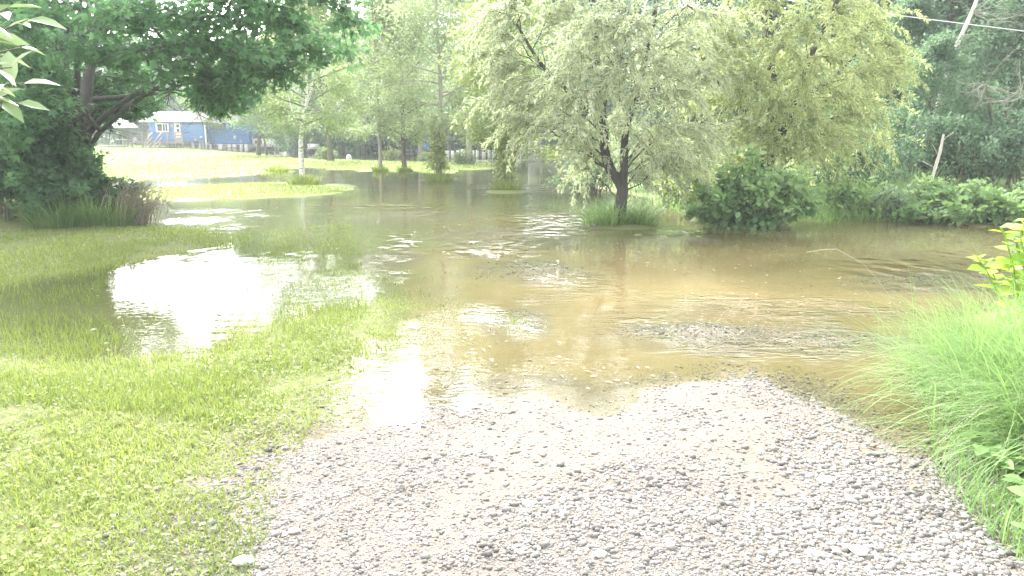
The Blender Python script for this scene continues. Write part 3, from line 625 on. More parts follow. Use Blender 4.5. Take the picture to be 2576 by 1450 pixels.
st1 = [([B, W(1560,520,Y1), w1f, W(1538,432,Y1), W(1522,385,Y1+.05), W(1520,340,Y1+.1), W(1512,250,Y1+.2), W(1500,120,Y1+.3), W(1490,-40,Y1+.3)], .125),
       ([w1f-(0, 0, .1), W(1570,420,Y1-.1), W(1573,340,Y1-.15), W(1600,230,Y1-.3), W(1640,80,Y1-.4), W(1660,-80,Y1-.4)], .085),
       ([W(1520,340,Y1+.1), W(1440,240,Y1+.4), W(1360,160,Y1+.7), W(1300,60,Y1+.8)], .06), ([W(1514,270,Y1+.2), W(1560,150,Y1+.7), W(1600,20,Y1+1.2)], .06)]
t1 = [W(a, c_, Y1+d_) for a, c_, d_ in [(1260,170,.6),(1300,270,.2),(1350,90,.8),(1330,330,-.2),(1400,20,.3),(1400,200,-.6),(1450,130,-.9),(1430,310,-.6),(1500,60,-1.),(1480,230,-1.),(1560,140,-1.2),(1540,20,-.4),(1620,200,-1.1),(1600,60,-1),(1680,120,-.7),(1700,230,-.5),(1740,320,-.3),(1660,310,-.9),(1760,180,.1),(1720,60,.2),(1290,0,1.),(1240,90,1.2),(1230,260,.8),(1460,370,.4),(1680,380,.2),(1450,-60,0),(1580,-90,.2),(1700,-60,.6),(1380,-80,.8),(1500,-150,.5),(1620,-170,.3),(1560,280,.9),(1630,350,.9),(1380,380,.7),(1780,100,.8),(1430,430,.9),(1750,420,.5),(1810,40,.5),(1820,200,.6),(1790,330,.4),(1700,390,-.4),(1620,420,.5),(1300,200,-.2),(1210,150,.9),(1270,340,.3),(1250,30,.6),(1460,110,1.6),(1640,130,1.6),(1360,230,1.5)]]
willow(wr1, st1, t1, 1060, 'willow', smin=.4, smax=1.2, density=66)
w2 = W(1940, 540, 15.2); w2 = (w2[0], 15.2, hz(w2[0], 15.2)); wr2 = thing('willow_tree', w2, 'yellow green willow with dark trunk behind the broad leafed bush', 'tree', 'willows on the right bank')
Y2 = 15.2; B = np.array(w2)-(0, 0, .2)
st2 = [([B, W(1938,470,Y2), W(1930,400,Y2), W(1938,320,Y2), W(1945,230,Y2+.1), W(1935,90,Y2+.2), W(1930,-60,Y2+.2)], .17),
       ([W(1932,380,Y2), W(1975,320,Y2-.1), W(2000,260,Y2-.2), W(2030,160,Y2-.4), W(2090,40,Y2-.5), W(2130,-60,Y2-.5)], .10),
       ([W(1936,340,Y2), W(1860,260,Y2+.2), W(1790,190,Y2+.4), W(1740,80,Y2+.5)], .07), ([W(2000,260,Y2-.2), W(2090,200,Y2), W(2170,120,Y2+.1)], .05)]
t2 = [W(a, c_, Y2+d_) for a, c_, d_ in [(2230,110,.2),(2250,180,.1),(2200,40,.2),(2230,260,.4),(2180,180,-.6),(2150,90,-.8),(2180,300,-.2),(2100,20,-.5),(2090,140,-1.1),(2110,240,-.9),(2120,340,-.6),(2020,60,-1.1),(2020,190,-1.2),(2050,300,-1.1),(1960,120,-1.1),(1950,260,-1.1),(1980,360,-.8),(1900,180,-1),(1890,310,-.8),(1860,60,-.7),(1830,230,-.5),(1800,120,-.3),(1820,340,-.2),(1780,40,.2),(1770,260,.3),(1950,-40,-.4),(2050,-70,-.3),(2150,-50,.1),(1870,-80,.2),(2000,-160,.2),(2090,-140,.4),(1900,380,.4),(2080,380,.3),(2200,350,.6),(1840,400,.5),(1950,150,1.5),(2080,120,1.5),(2160,220,1.2),(1850,140,1.4)]]
willow(wr2, st2, t2, 1130, 'willow_y', smin=.4, smax=1.25, density=66)
tuft_of('willow_tuft', [(w1[0]+dx, w1[1]+dy, .32, 260, .62, .8, .8) for dx, dy in ((.12,.25),(-.35,.1),(.38,.05),(-.12,-.1))], 'tall grass tuft round the foot of the silvery willow', 'grass tuft')

# --- bushes and growth on the right bank
p_ = W(1910, 575, 13.1); shrub('broadleaf_bush', p_[0], 13.2, 1.12, .8, 1.12, 5200, .125, .72, M['broad'], 'round broad leafed bush at the water edge below the yellow green willow', 'bush', None, 'broad', 30, .5, .45)
p_ = W(2470, 570, 13.6); shrub('knotweed_bush', p_[0], 13.7, 1.2, .6, .62, 3600, .115, .72, M['broad'], 'low broad leafed bush along the bank at the right picture edge', 'bush', None, 'broad', 26, .5, .55)
p_ = W(1740, 490, 17.5); shrub('yellow_shrub', p_[0], 17.6, .9, .7, .75, 1800, .10, .6, M['lime'], 'small yellow green shrub left behind the broad leafed bush', 'shrub')
for a, Y, rx, H, lab in [(2130,16.5,1.2,1.3,'bramble shrub right behind the broad leafed bush'),(2290,17,1.4,1.7,'bramble shrub below the dead leaning stick'),(2450,16.3,1.4,1.5,'bramble shrub above the low bank bush'),(2600,16,1.4,1.9,'bramble shrub cut by the right picture edge'),
      (1830,18.5,1.2,1.5,'shrub under the yellow green willow left of its trunk'),(2020,19,1.3,1.7,'shrub under the yellow green willow right of its trunk'),(1480,21,1.1,1.5,'shrub hanging over the water left of the silvery willow trunk'),(1640,22,1.3,1.6,'shrub behind the leaning green pole'),(1560,27,1.5,1.8,'shrub behind the silvery willow trunk')]:
    p_ = W(a, 480, Y); shrub('bank_bramble', p_[0], Y, rx, .9, H, 3400, .09, .62, M['forest_b'] if a < 1700 else M['forest_a'], lab, 'shrub', 'shrubs on the right bank', 'leaf', 20, .6, .55)
tuft_of('bank_reeds', [(W(a, 540, Y)[0], Y, .7, int(300*rng.uniform(.5, 1.2)), L*rng.uniform(.5, .95), .8, .8) for a, Y, L in ((2090,14.8,.7),(2180,14.6,.95),(2260,14.7,1.),(2340,15,.9),(2420,15,.8),(2140,15.4,.9),(2220,15.6,1.1),(2540,15,.9),(2300,15.8,1.1),(1700,17,.5),(1650,18,.5),(1780,16.2,.5),(2060,14.6,.45),(2520,14.2,.6))], 'long fresh green grass along the right bank', 'grass', kind='stuff')

# --- tall arching grass and weeds close at the right
g = MB(); n = 5200
u = rng.uniform(0, 1, n); bx_ = 2.60+.52*u+rng.normal(0, .20, n)+.35*rng.uniform(0, 1, n)**2; by_ = 3.05+2.0*u+rng.normal(0, .12, n)
D = np.stack([-.33+rng.normal(0, .34, n), rng.normal(-.12, .30, n), 1+rng.normal(0, .1, n)], 1)
g.blades(np.stack([bx_, by_, height(bx_, by_)-.02], 1), D, rng.uniform(.45, 1.0, n), rng.uniform(.0025, .008, n), rng.uniform(.3, 1.15, n), np.clip(rng.normal(.5, .28, n), 0, 1), 8)
clump = tag(g.build('tall_grass_clump', M['blade'], tint=True), 'tall arching clump of fresh grass leaning over the flood at the right', 'grass clump')
g = MB(); k_ = rng.integers(0, n, 420); g.blades(np.stack([bx_[k_], by_[k_], height(bx_[k_], by_[k_])-.02], 1), D[k_]+rng.normal(0, .25, (420, 3))*np.array([1, 1, .2]), rng.uniform(.3, .85, 420), .005, rng.uniform(.5, 1.5, 420), rng.uniform(0, 1, 420), 8); g.build('dead_blades', M['dead'], clump, tint=True)
for i, lab in enumerate(('pale seed stalk reaching farthest out of the tall grass clump', 'pale seed stalk arching highest above the tall grass clump', 'short pale seed stalk low over the shore beside the tall grass clump')):
    sh = MB(); b = np.array([2.5+.1*i, (3.5, 4.5, 3.2)[i], .15]); e = b+np.array([(-1.25, -.8, -.8)[i], (.1, 0, -.1)[i], (.42, .75, .12)[i]]); P = curve(b, e, 9, .25, .005); sh.tube(P, .0014, 3, .9)
    for k in range(16):
        pt = P[-1]+(P[-3]-P[-1])*k/16*1.1; sh.leaves(pt[None]+rng.normal(0, .002, (1, 3)), (P[-1]-P[-2])[None]+rng.normal(0, .02, (1, 3)), np.array([[0, 0, 1.]]), .012, .004, .9)
    tag(sh.build('seed_stalk', M['dead'], tint=True), lab, 'grass stalk', 'seed stalks of the tall grass')
def weed(name, x, y, H, n, L, mat, label, asp=.55, spread=.25):
    z = hz(x, y); root = thing(name, (x, y, z), label, 'weed', 'weeds along the right verge'); mw = MB(); ml_ = MB()
    for i in range(n):
        P = curve((x+rng.normal(0, .04), y+rng.normal(0, .04), z-.03), (x+rng.normal(0, spread), y+rng.normal(0, spread), z+H*rng.uniform(.6, 1.05)), 7, .05, .01); mw.tube(P, .005, 4, .5)
        k = 12; q = np.linspace(.25, 1, k)*7; kk = np.minimum(q.astype(int), 6); pp = P[kk]+(P[kk+1]-P[kk])*(q-kk)[:, None]; a = np.arange(k)*2.4+rng.uniform(0, 6)
        D = np.stack([np.cos(a), np.sin(a), .15+0*a], 1); ll = L*rng.uniform(.6, 1.15, k); ml_.leaves(pp, D, np.array([0, -.2, 1.])+rng.normal(0, .3, (k, 3)), ll, ll*asp, np.clip(rng.normal(.55, .25, k), 0, 1), 'broad')
    mw.build('stem', M[mat], root, tint=True); ml_.build('leaves', M[mat], root, tint=True)
for x, y, H, n, L, mt, lab in [(3.68,5.15,.72,9,.16,'yellow','bright yellow green weed with big leaves behind the tall grass'),(4.0,5.6,.8,9,.15,'yellow','bright yellow green weed at the right picture edge behind the tall grass'),(3.78,4.9,.62,8,.15,'yellow','low bright weed between the tall grass and the picture edge'),
      (4.5,6.2,.95,9,.13,'broad','darker green weed standing by the water at the right picture edge'),(4.22,5.9,1.05,6,.12,'broad','slender darker weed left of the one at the picture edge'),
      (2.12,2.72,.16,7,.075,'blade','low round leafed weed at the gravel edge'),(2.25,3.0,.22,8,.09,'blade','low weed at the foot of the tall grass'),(2.05,2.5,.12,6,.06,'blade','small weed at the bottom right corner'),(2.35,2.75,.3,9,.09,'blade','leafy weed at the right edge below the tall grass'),(2.28,2.5,.22,9,.09,'blade','leafy weed near the bottom right corner'),(2.3,3.3,.15,6,.07,'blade','small weed before the tall grass at the shore')]:
    weed('verge_weed', x, y, H, n, L, mt, lab, .6, .22 if H > .4 else .12)
g = MB(); x, y = scatter(9000, lambda x, y: sd(Z_VERGE, x, y) > -.1, 2.2, 6, 28, 52, 0); n = len(x)
g.blades(np.stack([x, y, height(x, y)], 1), up_dirs(n, .5), rng.uniform(.08, .28, n), .005, rng.uniform(.2, .9, n), rng.uniform(.2, .9, n), 4)
tag(g.build('verge_grass', M['blade'], tint=True), 'short fresh grass on the right verge between the weeds', 'grass', kind='stuff')

# ------------------------------------------------------------------ the blue house and what stands round it
HY = 76.0
def hx(px): return W(px, 340, HY)[0]
def hzz(py): return W(1288, py, HY)[2]
hroot2 = thing('blue_house', (hx(450), HY, 0), 'long blue house on piers with grey roof and wooden deck', 'house')
def part(name, mat, fn, parent=hroot2):
    m_ = MB(); fn(m_); V = np.concatenate(m_.V)-np.array(hroot2.location); o = mk(name, V, np.concatenate(m_.Q), M[mat], parent); return o
x0, x1, xe = hx(345), hx(517), hx(623); zt, zb, zd = 3.0, hzz(358), .95
def siding(m_, xa, xb, za, zc, y):
    nb_ = int((zc-za)/.2)
    for i in range(nb_): 
        z0_ = za+(zc-za)*i/nb_; z1_ = za+(zc-za)*(i+1)/nb_
        m_.add([(xa,y-.02,z0_),(xb,y-.02,z0_),(xb,y,z1_),(xa,y,z1_),(xa,y,z0_),(xb,y,z0_)], [(0,1,2,3),(4,5,1,0)])
part('wall', 'blue', lambda m_: (siding(m_, hx(376), x1, zb, zt, HY), m_.box(hx(376), x1, HY+.01, HY+4.2, zb, zt)))
part('annex_wall', 'blue2', lambda m_: (siding(m_, x1+.12, xe, hzz(363), 2.75, HY+.35), m_.box(x1+.12, xe, HY+.36, HY+4, hzz(363), 2.75)))
part('roof', 'roof', lambda m_: (m_.add([(hx(368),HY-.45,3.05),(x1+.3,HY-.45,3.05),(x1+.3,HY+2.1,3.95),(hx(368),HY+2.1,3.95),(hx(368),HY+4.7,3.05),(x1+.3,HY+4.7,3.05),
   (hx(368),HY-.45,2.97),(x1+.3,HY-.45,2.97),(x1+.3,HY+4.7,2.97),(hx(368),HY+4.7,2.97)], [(0,1,2,3),(3,2,5,4),(7,6,9,8),(0,3,4,9),(6,0,9,9)][:3])))
part('annex_roof', 'roof', lambda m_: m_.add([(x1+.31,HY,2.8),(xe+.3,HY,2.8),(xe+.3,HY+2.2,3.5),(x1+.31,HY+2.2,3.5),(x1+.31,HY+4.4,2.8),(xe+.3,HY+4.4,2.8)], [(0,1,2,3),(3,2,5,4)]))
part('fascia', 'white', lambda m_: m_.box(hx(360), x1+.35, HY-.49, HY-.46, 2.86, 3.06))
part('corner_pipe', 'white', lambda m_: m_.box(x1-.06, x1+.1, HY-.1, HY-.03, .25, 2.6))
wn = part('window', 'white', lambda m_: (m_.box(hx(394.6), hx(426.4), HY-.09, HY-.025, hzz(333), hzz(329.6)), m_.box(hx(394.6), hx(426.4), HY-.09, HY-.025, hzz(313.5), hzz(309.7)), *[m_.box(hx(a), hx(b_), HY-.09, HY-.025, hzz(329.6), hzz(313.5)) for a, b_ in ((394.6,398.5),(410,412.2),(417,418.8),(423,426.4))]))
for a, b_ in ((398.5,410),(412.2,417),(418.8,423)): part('pane', 'glass', lambda m_: m_.box(hx(a), hx(b_), HY-.05, HY-.024, hzz(329.6), hzz(313.5)), wn)
dr = part('door', 'white', lambda m_: m_.box(hx(440), hx(456), HY-.08, HY-.025, zd, hzz(309)))
for c_, e_ in ((321.5,314.5),(331.5,325)): part('door_pane', 'glass', lambda m_: m_.box(hx(446.5), hx(453), HY-.1, HY-.082, hzz(c_), hzz(e_)), dr)
for a in (437,459): part('wall_lamp', 'metal', lambda m_: (m_.box(hx(a)-.06, hx(a)+.06, HY-.2, HY-.03, 2.35, 2.62), m_.box(hx(a)-.09, hx(a)+.09, HY-.23, HY-.03, 2.63, 2.67)))
for a, b_, s_ in ((492,352,.18),(507,346,.22),(588,346,.26)): part('meter_box', 'metal', lambda m_: m_.box(hx(a)-s_/2, hx(a)+s_/2, HY-.15 if a < 520 else HY+.2, HY-.03 if a < 520 else HY+.32, hzz(b_)-s_*.7, hzz(b_)+s_*.7))
for a, b_ in ((478,484),(496,501),(506,509),(524,528),(546,556),(569,577),(582,590),(600,606),(612,620)):
    part('pier', 'concrete', lambda m_: m_.box(hx(a), hx(b_), HY+.1, HY+.5, -.3, zb-.005 if a < 520 else hzz(363)-.005))
part('skirt_beam', 'white', lambda m_: m_.box(hx(484), xe, HY+.52, HY+.6, .62, .85))
part('cross_plank', 'deck', lambda m_: (m_.box(hx(520), hx(560), HY-.3, HY-.25, .1, .2), m_.box(hx(556), hx(600), HY+.02, HY+.07, .32, .42), m_.box(hx(530), hx(600), HY-.3, HY-.26, -.06, .03)))
dk = part('deck', 'deck', lambda m_: ([m_.box(hx(339)+i*.0, hx(477), HY-1.6+i*.26, HY-1.6+i*.26+.24, zd-.05, zd) for i in range(6)], m_.box(hx(339), hx(477), HY-1.63, HY-1.605, zd-.22, zd-.002)))
for a in (340,351,377.5,394,440,459.5,476): part('deck_post', 'deck', lambda m_: m_.box(hx(a)-.055, hx(a)+.055, HY-1.76, HY-1.64, -.2, hzz(334)), dk)
for a, b_, e_ in ((340,404,340),(440,477,476)): part('railing', 'deck', lambda m_: ([m_.box(hx(a), hx(b_), HY-1.73, HY-1.66, hzz(c_), hzz(c_)+.09) for c_ in (334.5,342.5,349.5)], m_.box(hx(e_)-.04, hx(e_)+.04, HY-1.655, HY-.05, hzz(334.5)+.002, hzz(334.5)+.088)), dk)
stt = part('stairs', 'deck', lambda m_: [m_.box(hx(405), hx(426), HY-3.3+i*.3, HY-3.3+i*.3+.27, .12+i*.16, .16+i*.16) for i in range(5)])
for xa, dx in ((hx(404),0),(hx(427),0)): part('stair_rail', 'deck', lambda m_: (m_.beam((xa, HY-3.4, .95), (xa, HY-1.75, 1.84), .07, .09), m_.beam((xa, HY-3.4, .5), (xa, HY-1.75, 1.4), .06, .08), m_.beam((xa, HY-3.4, -.1), (xa, HY-3.4, 1.0), .09, .09), m_.beam((xa, HY-3.4, .0), (xa, HY-1.75, .9), .05, .22)), stt)
# patio umbrella and furniture left of it
ux = hx(332); uy = 74.; uz = hz(ux, uy)
um = thing('patio_umbrella', (ux, uy, uz), 'large white patio umbrella open left of the blue house', 'umbrella')
m_ = MB(); m_.lathe([(.05,3.5),(.25,3.33),(.7,3.02),(1.15,2.72),(1.55,2.38),(1.57,2.3),(1.5,2.36),(.6,2.95),(.03,3.3)], (ux, uy, 0), 8); m_.build('canopy', M['canopy'], um)
m_ = MB(); m_.lathe([(.03,uz),(.03,3.52),(.0,3.55)], (ux, uy, 0), 8); m_.lathe([(.0,uz),(.3,uz),(.3,uz+.08),(.06,uz+.14)], (ux, uy, 0), 12); m_.build('pole', M['deck'], um)
tb = thing('patio_table', (ux+.1, uy-.1, uz), 'round patio table under the white umbrella', 'table')
m_ = MB(); m_.lathe([(.06,uz+.7),(.55,uz+.7),(.55,uz+.74),(.06,uz+.74)], (ux, uy, 0), 14); m_.build('table_top', M['white'], tb)
m_ = MB(); [m_.tube([(ux+.2*math.cos(a), uy+.2*math.sin(a), uz+.7), (ux+.42*math.cos(a), uy+.42*math.sin(a), uz)], .02, 5) for a in (.5,2.1,3.6,5.2)]; m_.build('legs', M['metal'], tb)
def patio_chair(x, y, lab, side):
    z = hz(x, y); ch = thing('patio_chair', (x, y, z), lab, 'chair', 'patio chairs')
    m_ = MB(); m_.box(x-.25, x+.25, y-.25, y+.25, z+.42, z+.46); m_.build('seat', M['metal'], ch)
    m_ = MB(); m_.box(x+side*.25-.02, x+side*.25+.02, y-.25, y+.25, z+.462, z+.95); m_.build('backrest', M['metal'], ch)
    for a, b_ in ((-1,-1),(1,-1),(-1,1),(1,1)):
        m_ = MB(); m_.box(x+a*.22-.02, x+a*.22+.02, y+b_*.22-.02, y+b_*.22+.02, z-.02, z+.418); m_.build('leg', M['metal'], ch)
patio_chair(ux-1.0, uy, 'grey patio chair left of the umbrella pole', -1); patio_chair(ux+1.05, uy-.1, 'grey patio chair between the umbrella pole and the deck', 1)
xs, ys = hx(300), 75.2; zs = hz(xs, ys); m_ = MB()
[m_.box(hx(270), hx(337), 73.-.1*i, 73.15-.1*i, hz(hx(300), 73)-.1+.14*i, hz(hx(300), 73)+.04+.14*i) for i in range(2)]
tag(m_.build('patio_kerb', M['concrete']), 'low pale timber edging along the patio left of the deck', 'edging')

# trailer, bench, stone, picnic table, chair, slats for bright gaps, cabin
def trailer():
    a = W(690, 370, 78); x, y, z = a[0], 78., 0.; z = hz(x, y); r_ = thing('white_trailer', (x, y, z), 'low white trailer standing under the trees right of the blue house', 'trailer')
    m_ = MB(); m_.box(x-1.9, x+1.7, y-1, y+1, .42, 1.2); m_.box(x-1.95, x+1.75, y-1.05, y+1.05, 1.202, 1.26); m_.build('body', M['white'], r_)
    for dx in (-.6, .25):
        m_ = MB(); P = np.array([(x+dx, y-1.06, .45), (x+dx, y-.86, .45)]); m_.tube(P, .32, 14); m_.tube(P+np.array([0, -.001, 0]), [.16, .0], 14); m_.build('wheel', M['dark_bark'], r_)
    for a0 in (-1.6,.75):
        m_ = MB(); m_.box(x+a0, x+a0+.7, y-1.02, y-1.003, .75, 1.05); m_.build('window', M['glass'], r_)
    m_ = MB(); m_.beam((x+1.7, y, .5), (x+2.8, y, .45), .1, .1); m_.beam((x+2.7, y, -.1), (x+2.7, y, .5), .08, .08); m_.build('hitch', M['metal'], r_)
trailer()
def bench(px, py, Y, lab):
    a = W(px, py, Y); x, y = a[0], Y; z = hz(x, y); r_ = thing('garden_bench', (x, y, z), lab, 'bench')
    m_ = MB(); m_.box(x-.55, x+.55, y-.05, y+.0, z+.55, z+.9); m_.build('backrest', M['white'], r_)
    m_ = MB(); [m_.box(x-.55, x+.55, y-.5+.15*i, y-.37+.15*i, z+.44, z+.48) for i in range(3)]; m_.build('seat', M['white'], r_)
    for dx in (-.45, .45):
        m_ = MB(); m_.box(x+dx-.04, x+dx+.04, y-.5, y-.42, z-.05, z+.438); m_.box(x+dx-.04, x+dx+.04, y+.002, y+.07, z-.05, z+.86); m_.build('leg', M['deck'], r_)
bench(790, 380, 70, 'pale bench under dark trees just right of the birch')
a = W(878, 402, 53); m_ = MB(); m_.lathe([(.0,.30),(.09,.28),(.16,.21),(.20,.12),(.20,.02),(.19,-.1)], (a[0], 53, hz(a[0], 53)), 14)
V = np.concatenate(m_.V); tag(m_.build('painted_stone', M['white'], smooth=True), 'rounded white painted stone at the back edge of the far lawn', 'stone')
def picnic(px, Y):
    a = W(px, 400, Y); x, y = a[0], Y; z = hz(x, y); r_ = thing('picnic_table', (x, y, z), 'low weathered picnic table behind the forked lawn tree', 'picnic table')
    m_ = MB(); [m_.box(x-.7, x+.7, y-.4+.2*i, y-.22+.2*i, z+.66, z+.70) for i in range(4)]; m_.build('table_top', M['deck'], r_)
    for s_ in (-1, 1):
        m_ = MB(); m_.box(x-.7, x+.7, y+s_*.72-.13, y+s_*.72+.13, z+.4, z+.44); m_.build('seat', M['deck'], r_)
    for dx in (-.45, .45):
        m_ = MB(); m_.beam((x+dx, y-.7, z-.05), (x+dx, y-.2, z+.655), .05, .09); m_.beam((x+dx, y+.7, z-.05), (x+dx, y+.2, z+.655), .05, .09); m_.beam((x+dx+.06, y-.78, z+.36), (x+dx+.06, y+.78, z+.36), .04, .07); m_.build('leg', M['deck'], r_)
picnic(1020, 56)
def camp_chair(px, Y):
    a = W(px, 390, Y); x, y = a[0], Y; z = hz(x, y)+.0; r_ = thing('folding_chair', (x, y, z), 'blue cloth folding chair under the trees beside a pale trunk', 'chair')
    m_ = MB(); m_.add([(x-.3,y-.25,z+.46),(x+.3,y-.25,z+.46),(x+.27,y+.2,z+.38),(x-.27,y+.2,z+.38),(x-.3,y-.25,z+.43),(x+.3,y-.25,z+.43),(x+.27,y+.2,z+.35),(x-.27,y+.2,z+.35)], [(0,1,2,3),(7,6,5,4),(0,4,5,1),(1,5,6,2),(2,6,7,3),(3,7,4,0)]); m_.build('seat', M['blue_cloth'], r_)
    m_ = MB(); m_.add([(x-.28,y+.21,z+.40),(x+.28,y+.21,z+.40),(x+.24,y+.42,z+1.02),(x-.24,y+.42,z+1.02),(x-.28,y+.24,z+.40),(x+.28,y+.24,z+.40),(x+.24,y+.45,z+1.02),(x-.24,y+.45,z+1.02)], [(0,1,2,3),(7,6,5,4),(0,4,5,1),(1,5,6,2),(2,6,7,3),(3,7,4,0)]); m_.build('backrest', M['blue_cloth'], r_)
    for s_ in (-1, 1):
        m_ = MB(); m_.tube([(x+s_*.3, y-.28, z-.03), (x-s_*.2, y+.25, z+.42)], .014, 5); m_.build('leg', M['metal'], r_)
        m_ = MB(); m_.tube([(x-s_*.3, y+.3, z-.03), (x+s_*.3, y-.2, z+.66), (x+s_*.28, y+.35, z+.64)], .014, 5); m_.build('armrest', M['blue_cloth'], r_)
camp_chair(1073, 62)
fy = 54.; m_ = MB(); fa, fb = W(1118, 380, fy)[0], W(1262, 380, fy)[0]  # white boards added to stand for bright gaps seen between the trunks
fr_ = thing('bright_gap_slats', ((fa+fb)/2, fy, 0), 'white slats put in for bright gaps far behind the flooded trunks', 'bright gap')
q = fa
while q < fb:
    wdt = rng.uniform(.16, .34); m_.box(q, q+wdt, fy, fy+.03, -.1, rng.uniform(.48, .62)); q += wdt+rng.uniform(.05, .22)
m_.build('boards', M['white'], fr_); m_ = MB(); [m_.box(fa, fb, fy+.032, fy+.09, z0_, z0_+.09) for z0_ in (.08, .34)]; m_.build('rails', M['deck'], fr_)
# white cabin behind the willow
cy_ = 47.; cr = W(1365, 400, cy_); cz = W(1288, 428, cy_)[2]
def cx(px): return W(px, 400, cy_)[0]
def czz(py): return W(1288, py, cy_)[2]
cb = thing('white_cabin', (cr[0], cy_, 0), 'white clapboard cabin half hidden behind the silvery willow', 'cabin')
def cpart(name, mat, fn):
    m_ = MB(); fn(m_); return m_.build(name, M[mat], cb)
cpart('wall', 'white', lambda m_: (siding(m_, cx(1334), cx(1480), czz(414), 2.3, cy_), m_.box(cx(1332), cx(1480), cy_+.01, cy_+5, czz(414), 2.3)))
cpart('corner_trim', 'white', lambda m_: m_.box(cx(1330), cx(1334), cy_-.04, cy_+.01, -.25, 2.3))
cpart('plinth', 'concrete', lambda m_: m_.box(cx(1334)+.01, cx(1480), cy_+.03, cy_+5, -.3, czz(414)-.005))
cpart('roof', 'roof', lambda m_: m_.add([(cx(1326),cy_-.5,2.3),(cx(1488),cy_-.5,2.3),(cx(1488),cy_+2.5,3.3),(cx(1326),cy_+2.5,3.3),(cx(1326),cy_+5.5,2.3),(cx(1488),cy_+5.5,2.3)], [(0,1,2,3),(3,2,5,4)]))
cpart('shutter', 'metal', lambda m_: [m_.box(cx(a), cx(b_), cy_-.06, cy_-.025, czz(391-i*5)-.02, czz(391-i*5)+.03) for a, b_ in ((1337,1358),(1366,1384)) for i in range(6)])
m_ = MB(); bx0, bx1 = cx(1306), cx(1326); m_.box(bx0, bx1, cy_-.2, cy_+.5, -.25, czz(405)); m_.box(bx0-.04, bx1+.04, cy_-.24, cy_+.54, czz(405)+.002, czz(405)+.06)
m_.box(bx0+.08, bx1-.08, cy_-.215, cy_-.203, .05, czz(405)-.12)
tag(m_.build('utility_box', M['concrete']), 'square pale utility box left of the white cabin corner', 'box')

for a, Y, H, mt, lab in ((2120,14.7,.75,'broad','leafy weed patch between the round bush and the bank grass'),(2235,14.5,.6,'forest_b','pale low shrub in the middle of the bank grass'),(2340,14.6,.7,'broad','leafy weed patch left of the low bank bush')):
    p_ = W(a, 550, Y); shrub('bank_weed', p_[0], Y, .55, .4, H, 1100, .10, .6, M[mt], lab, 'weeds', 'weed patches in the bank grass', 'broad', 14, .6, .6)
# green leaning guard, wire
a, b_ = G(1616, 482), W(1668, 396, G(1616, 482)[1]+.3); m_ = MB(); m_.tube([a-(0, 0, .1), a+(b_-a)*.5, b_], [.035, .033, .03], 8); m_.tube([b_, b_+(b_-a)*.5, b_+(b_-a)*1.6], .008, 5)
tag(m_.build('guy_guard', M['green_paint'], smooth=True), 'green leaning guard pole of a guy wire behind the silvery willow', 'pole')
m_ = MB(); p0, p1 = W(1900, -55, 24), W(2576, 24, 17); d_ = p1-p0; P = curve(p0-d_*2, p1+d_*1.5, 24, -.5); m_.tube(P, .012, 5)
tag(m_.build('overhead_wire', M['cable']), 'single overhead wire crossing the top right corner before the trees', 'wire')

# ------------------------------------------------------------------ woods behind
def forest_base(kind, i):
    root = thing({'b': 'broadleaf_tree', 's': 'spruce_tree', 'p': 'pine_tree'}[kind], (0, 300, 0), 'x', 'tree', 'trees of the woods behind the flood')
    if kind == 'b': wood_tree(root, [13, 12, 14, 11][i], .2, .12, [4, 4.4, 3.6, 4][i], 36, 20000, .24, M[['forest_a', 'forest_b', 'forest_c', 'forest_a'][i]], M['bark'], sub=7, off=.42, low_el=-5)
    elif kind == 's': conifer(root, 15, .2, 2.6, M['spruce'], M['bark'], 26, 8, .08)
    else: conifer(root, 16, .22, 3.2, M['pine'], M['pale_bark'], 22, 8, .12, -.1, .34, .10, 8)
    return root
BASE = {('b', i): None for i in range(4)}; BASE[('s', 0)] = None; BASE[('p', 0)] = None
def forest(kind, i, px, Y, H, label, rs=1.):
    x = W(px, 340, Y)[0]; h0 = {'b': [13, 12, 14, 11], 's': [15], 'p': [16]}[kind][i]; s_ = H/h0
    loc = (x, Y, hz(x, Y)-.1); first = BASE[(kind, i)] is None
    if first: BASE[(kind, i)] = forest_base(kind, i)
    o = BASE[(kind, i)]
    if first: o.location = loc; o.rotation_euler = (0, 0, rng.uniform(0, 6)); o.scale = (s_*rs, s_*rs, s_); o['label'] = label
    else: dup(o, loc, rng.uniform(0, 6.28), (s_*rs, s_*rs, s_), label)
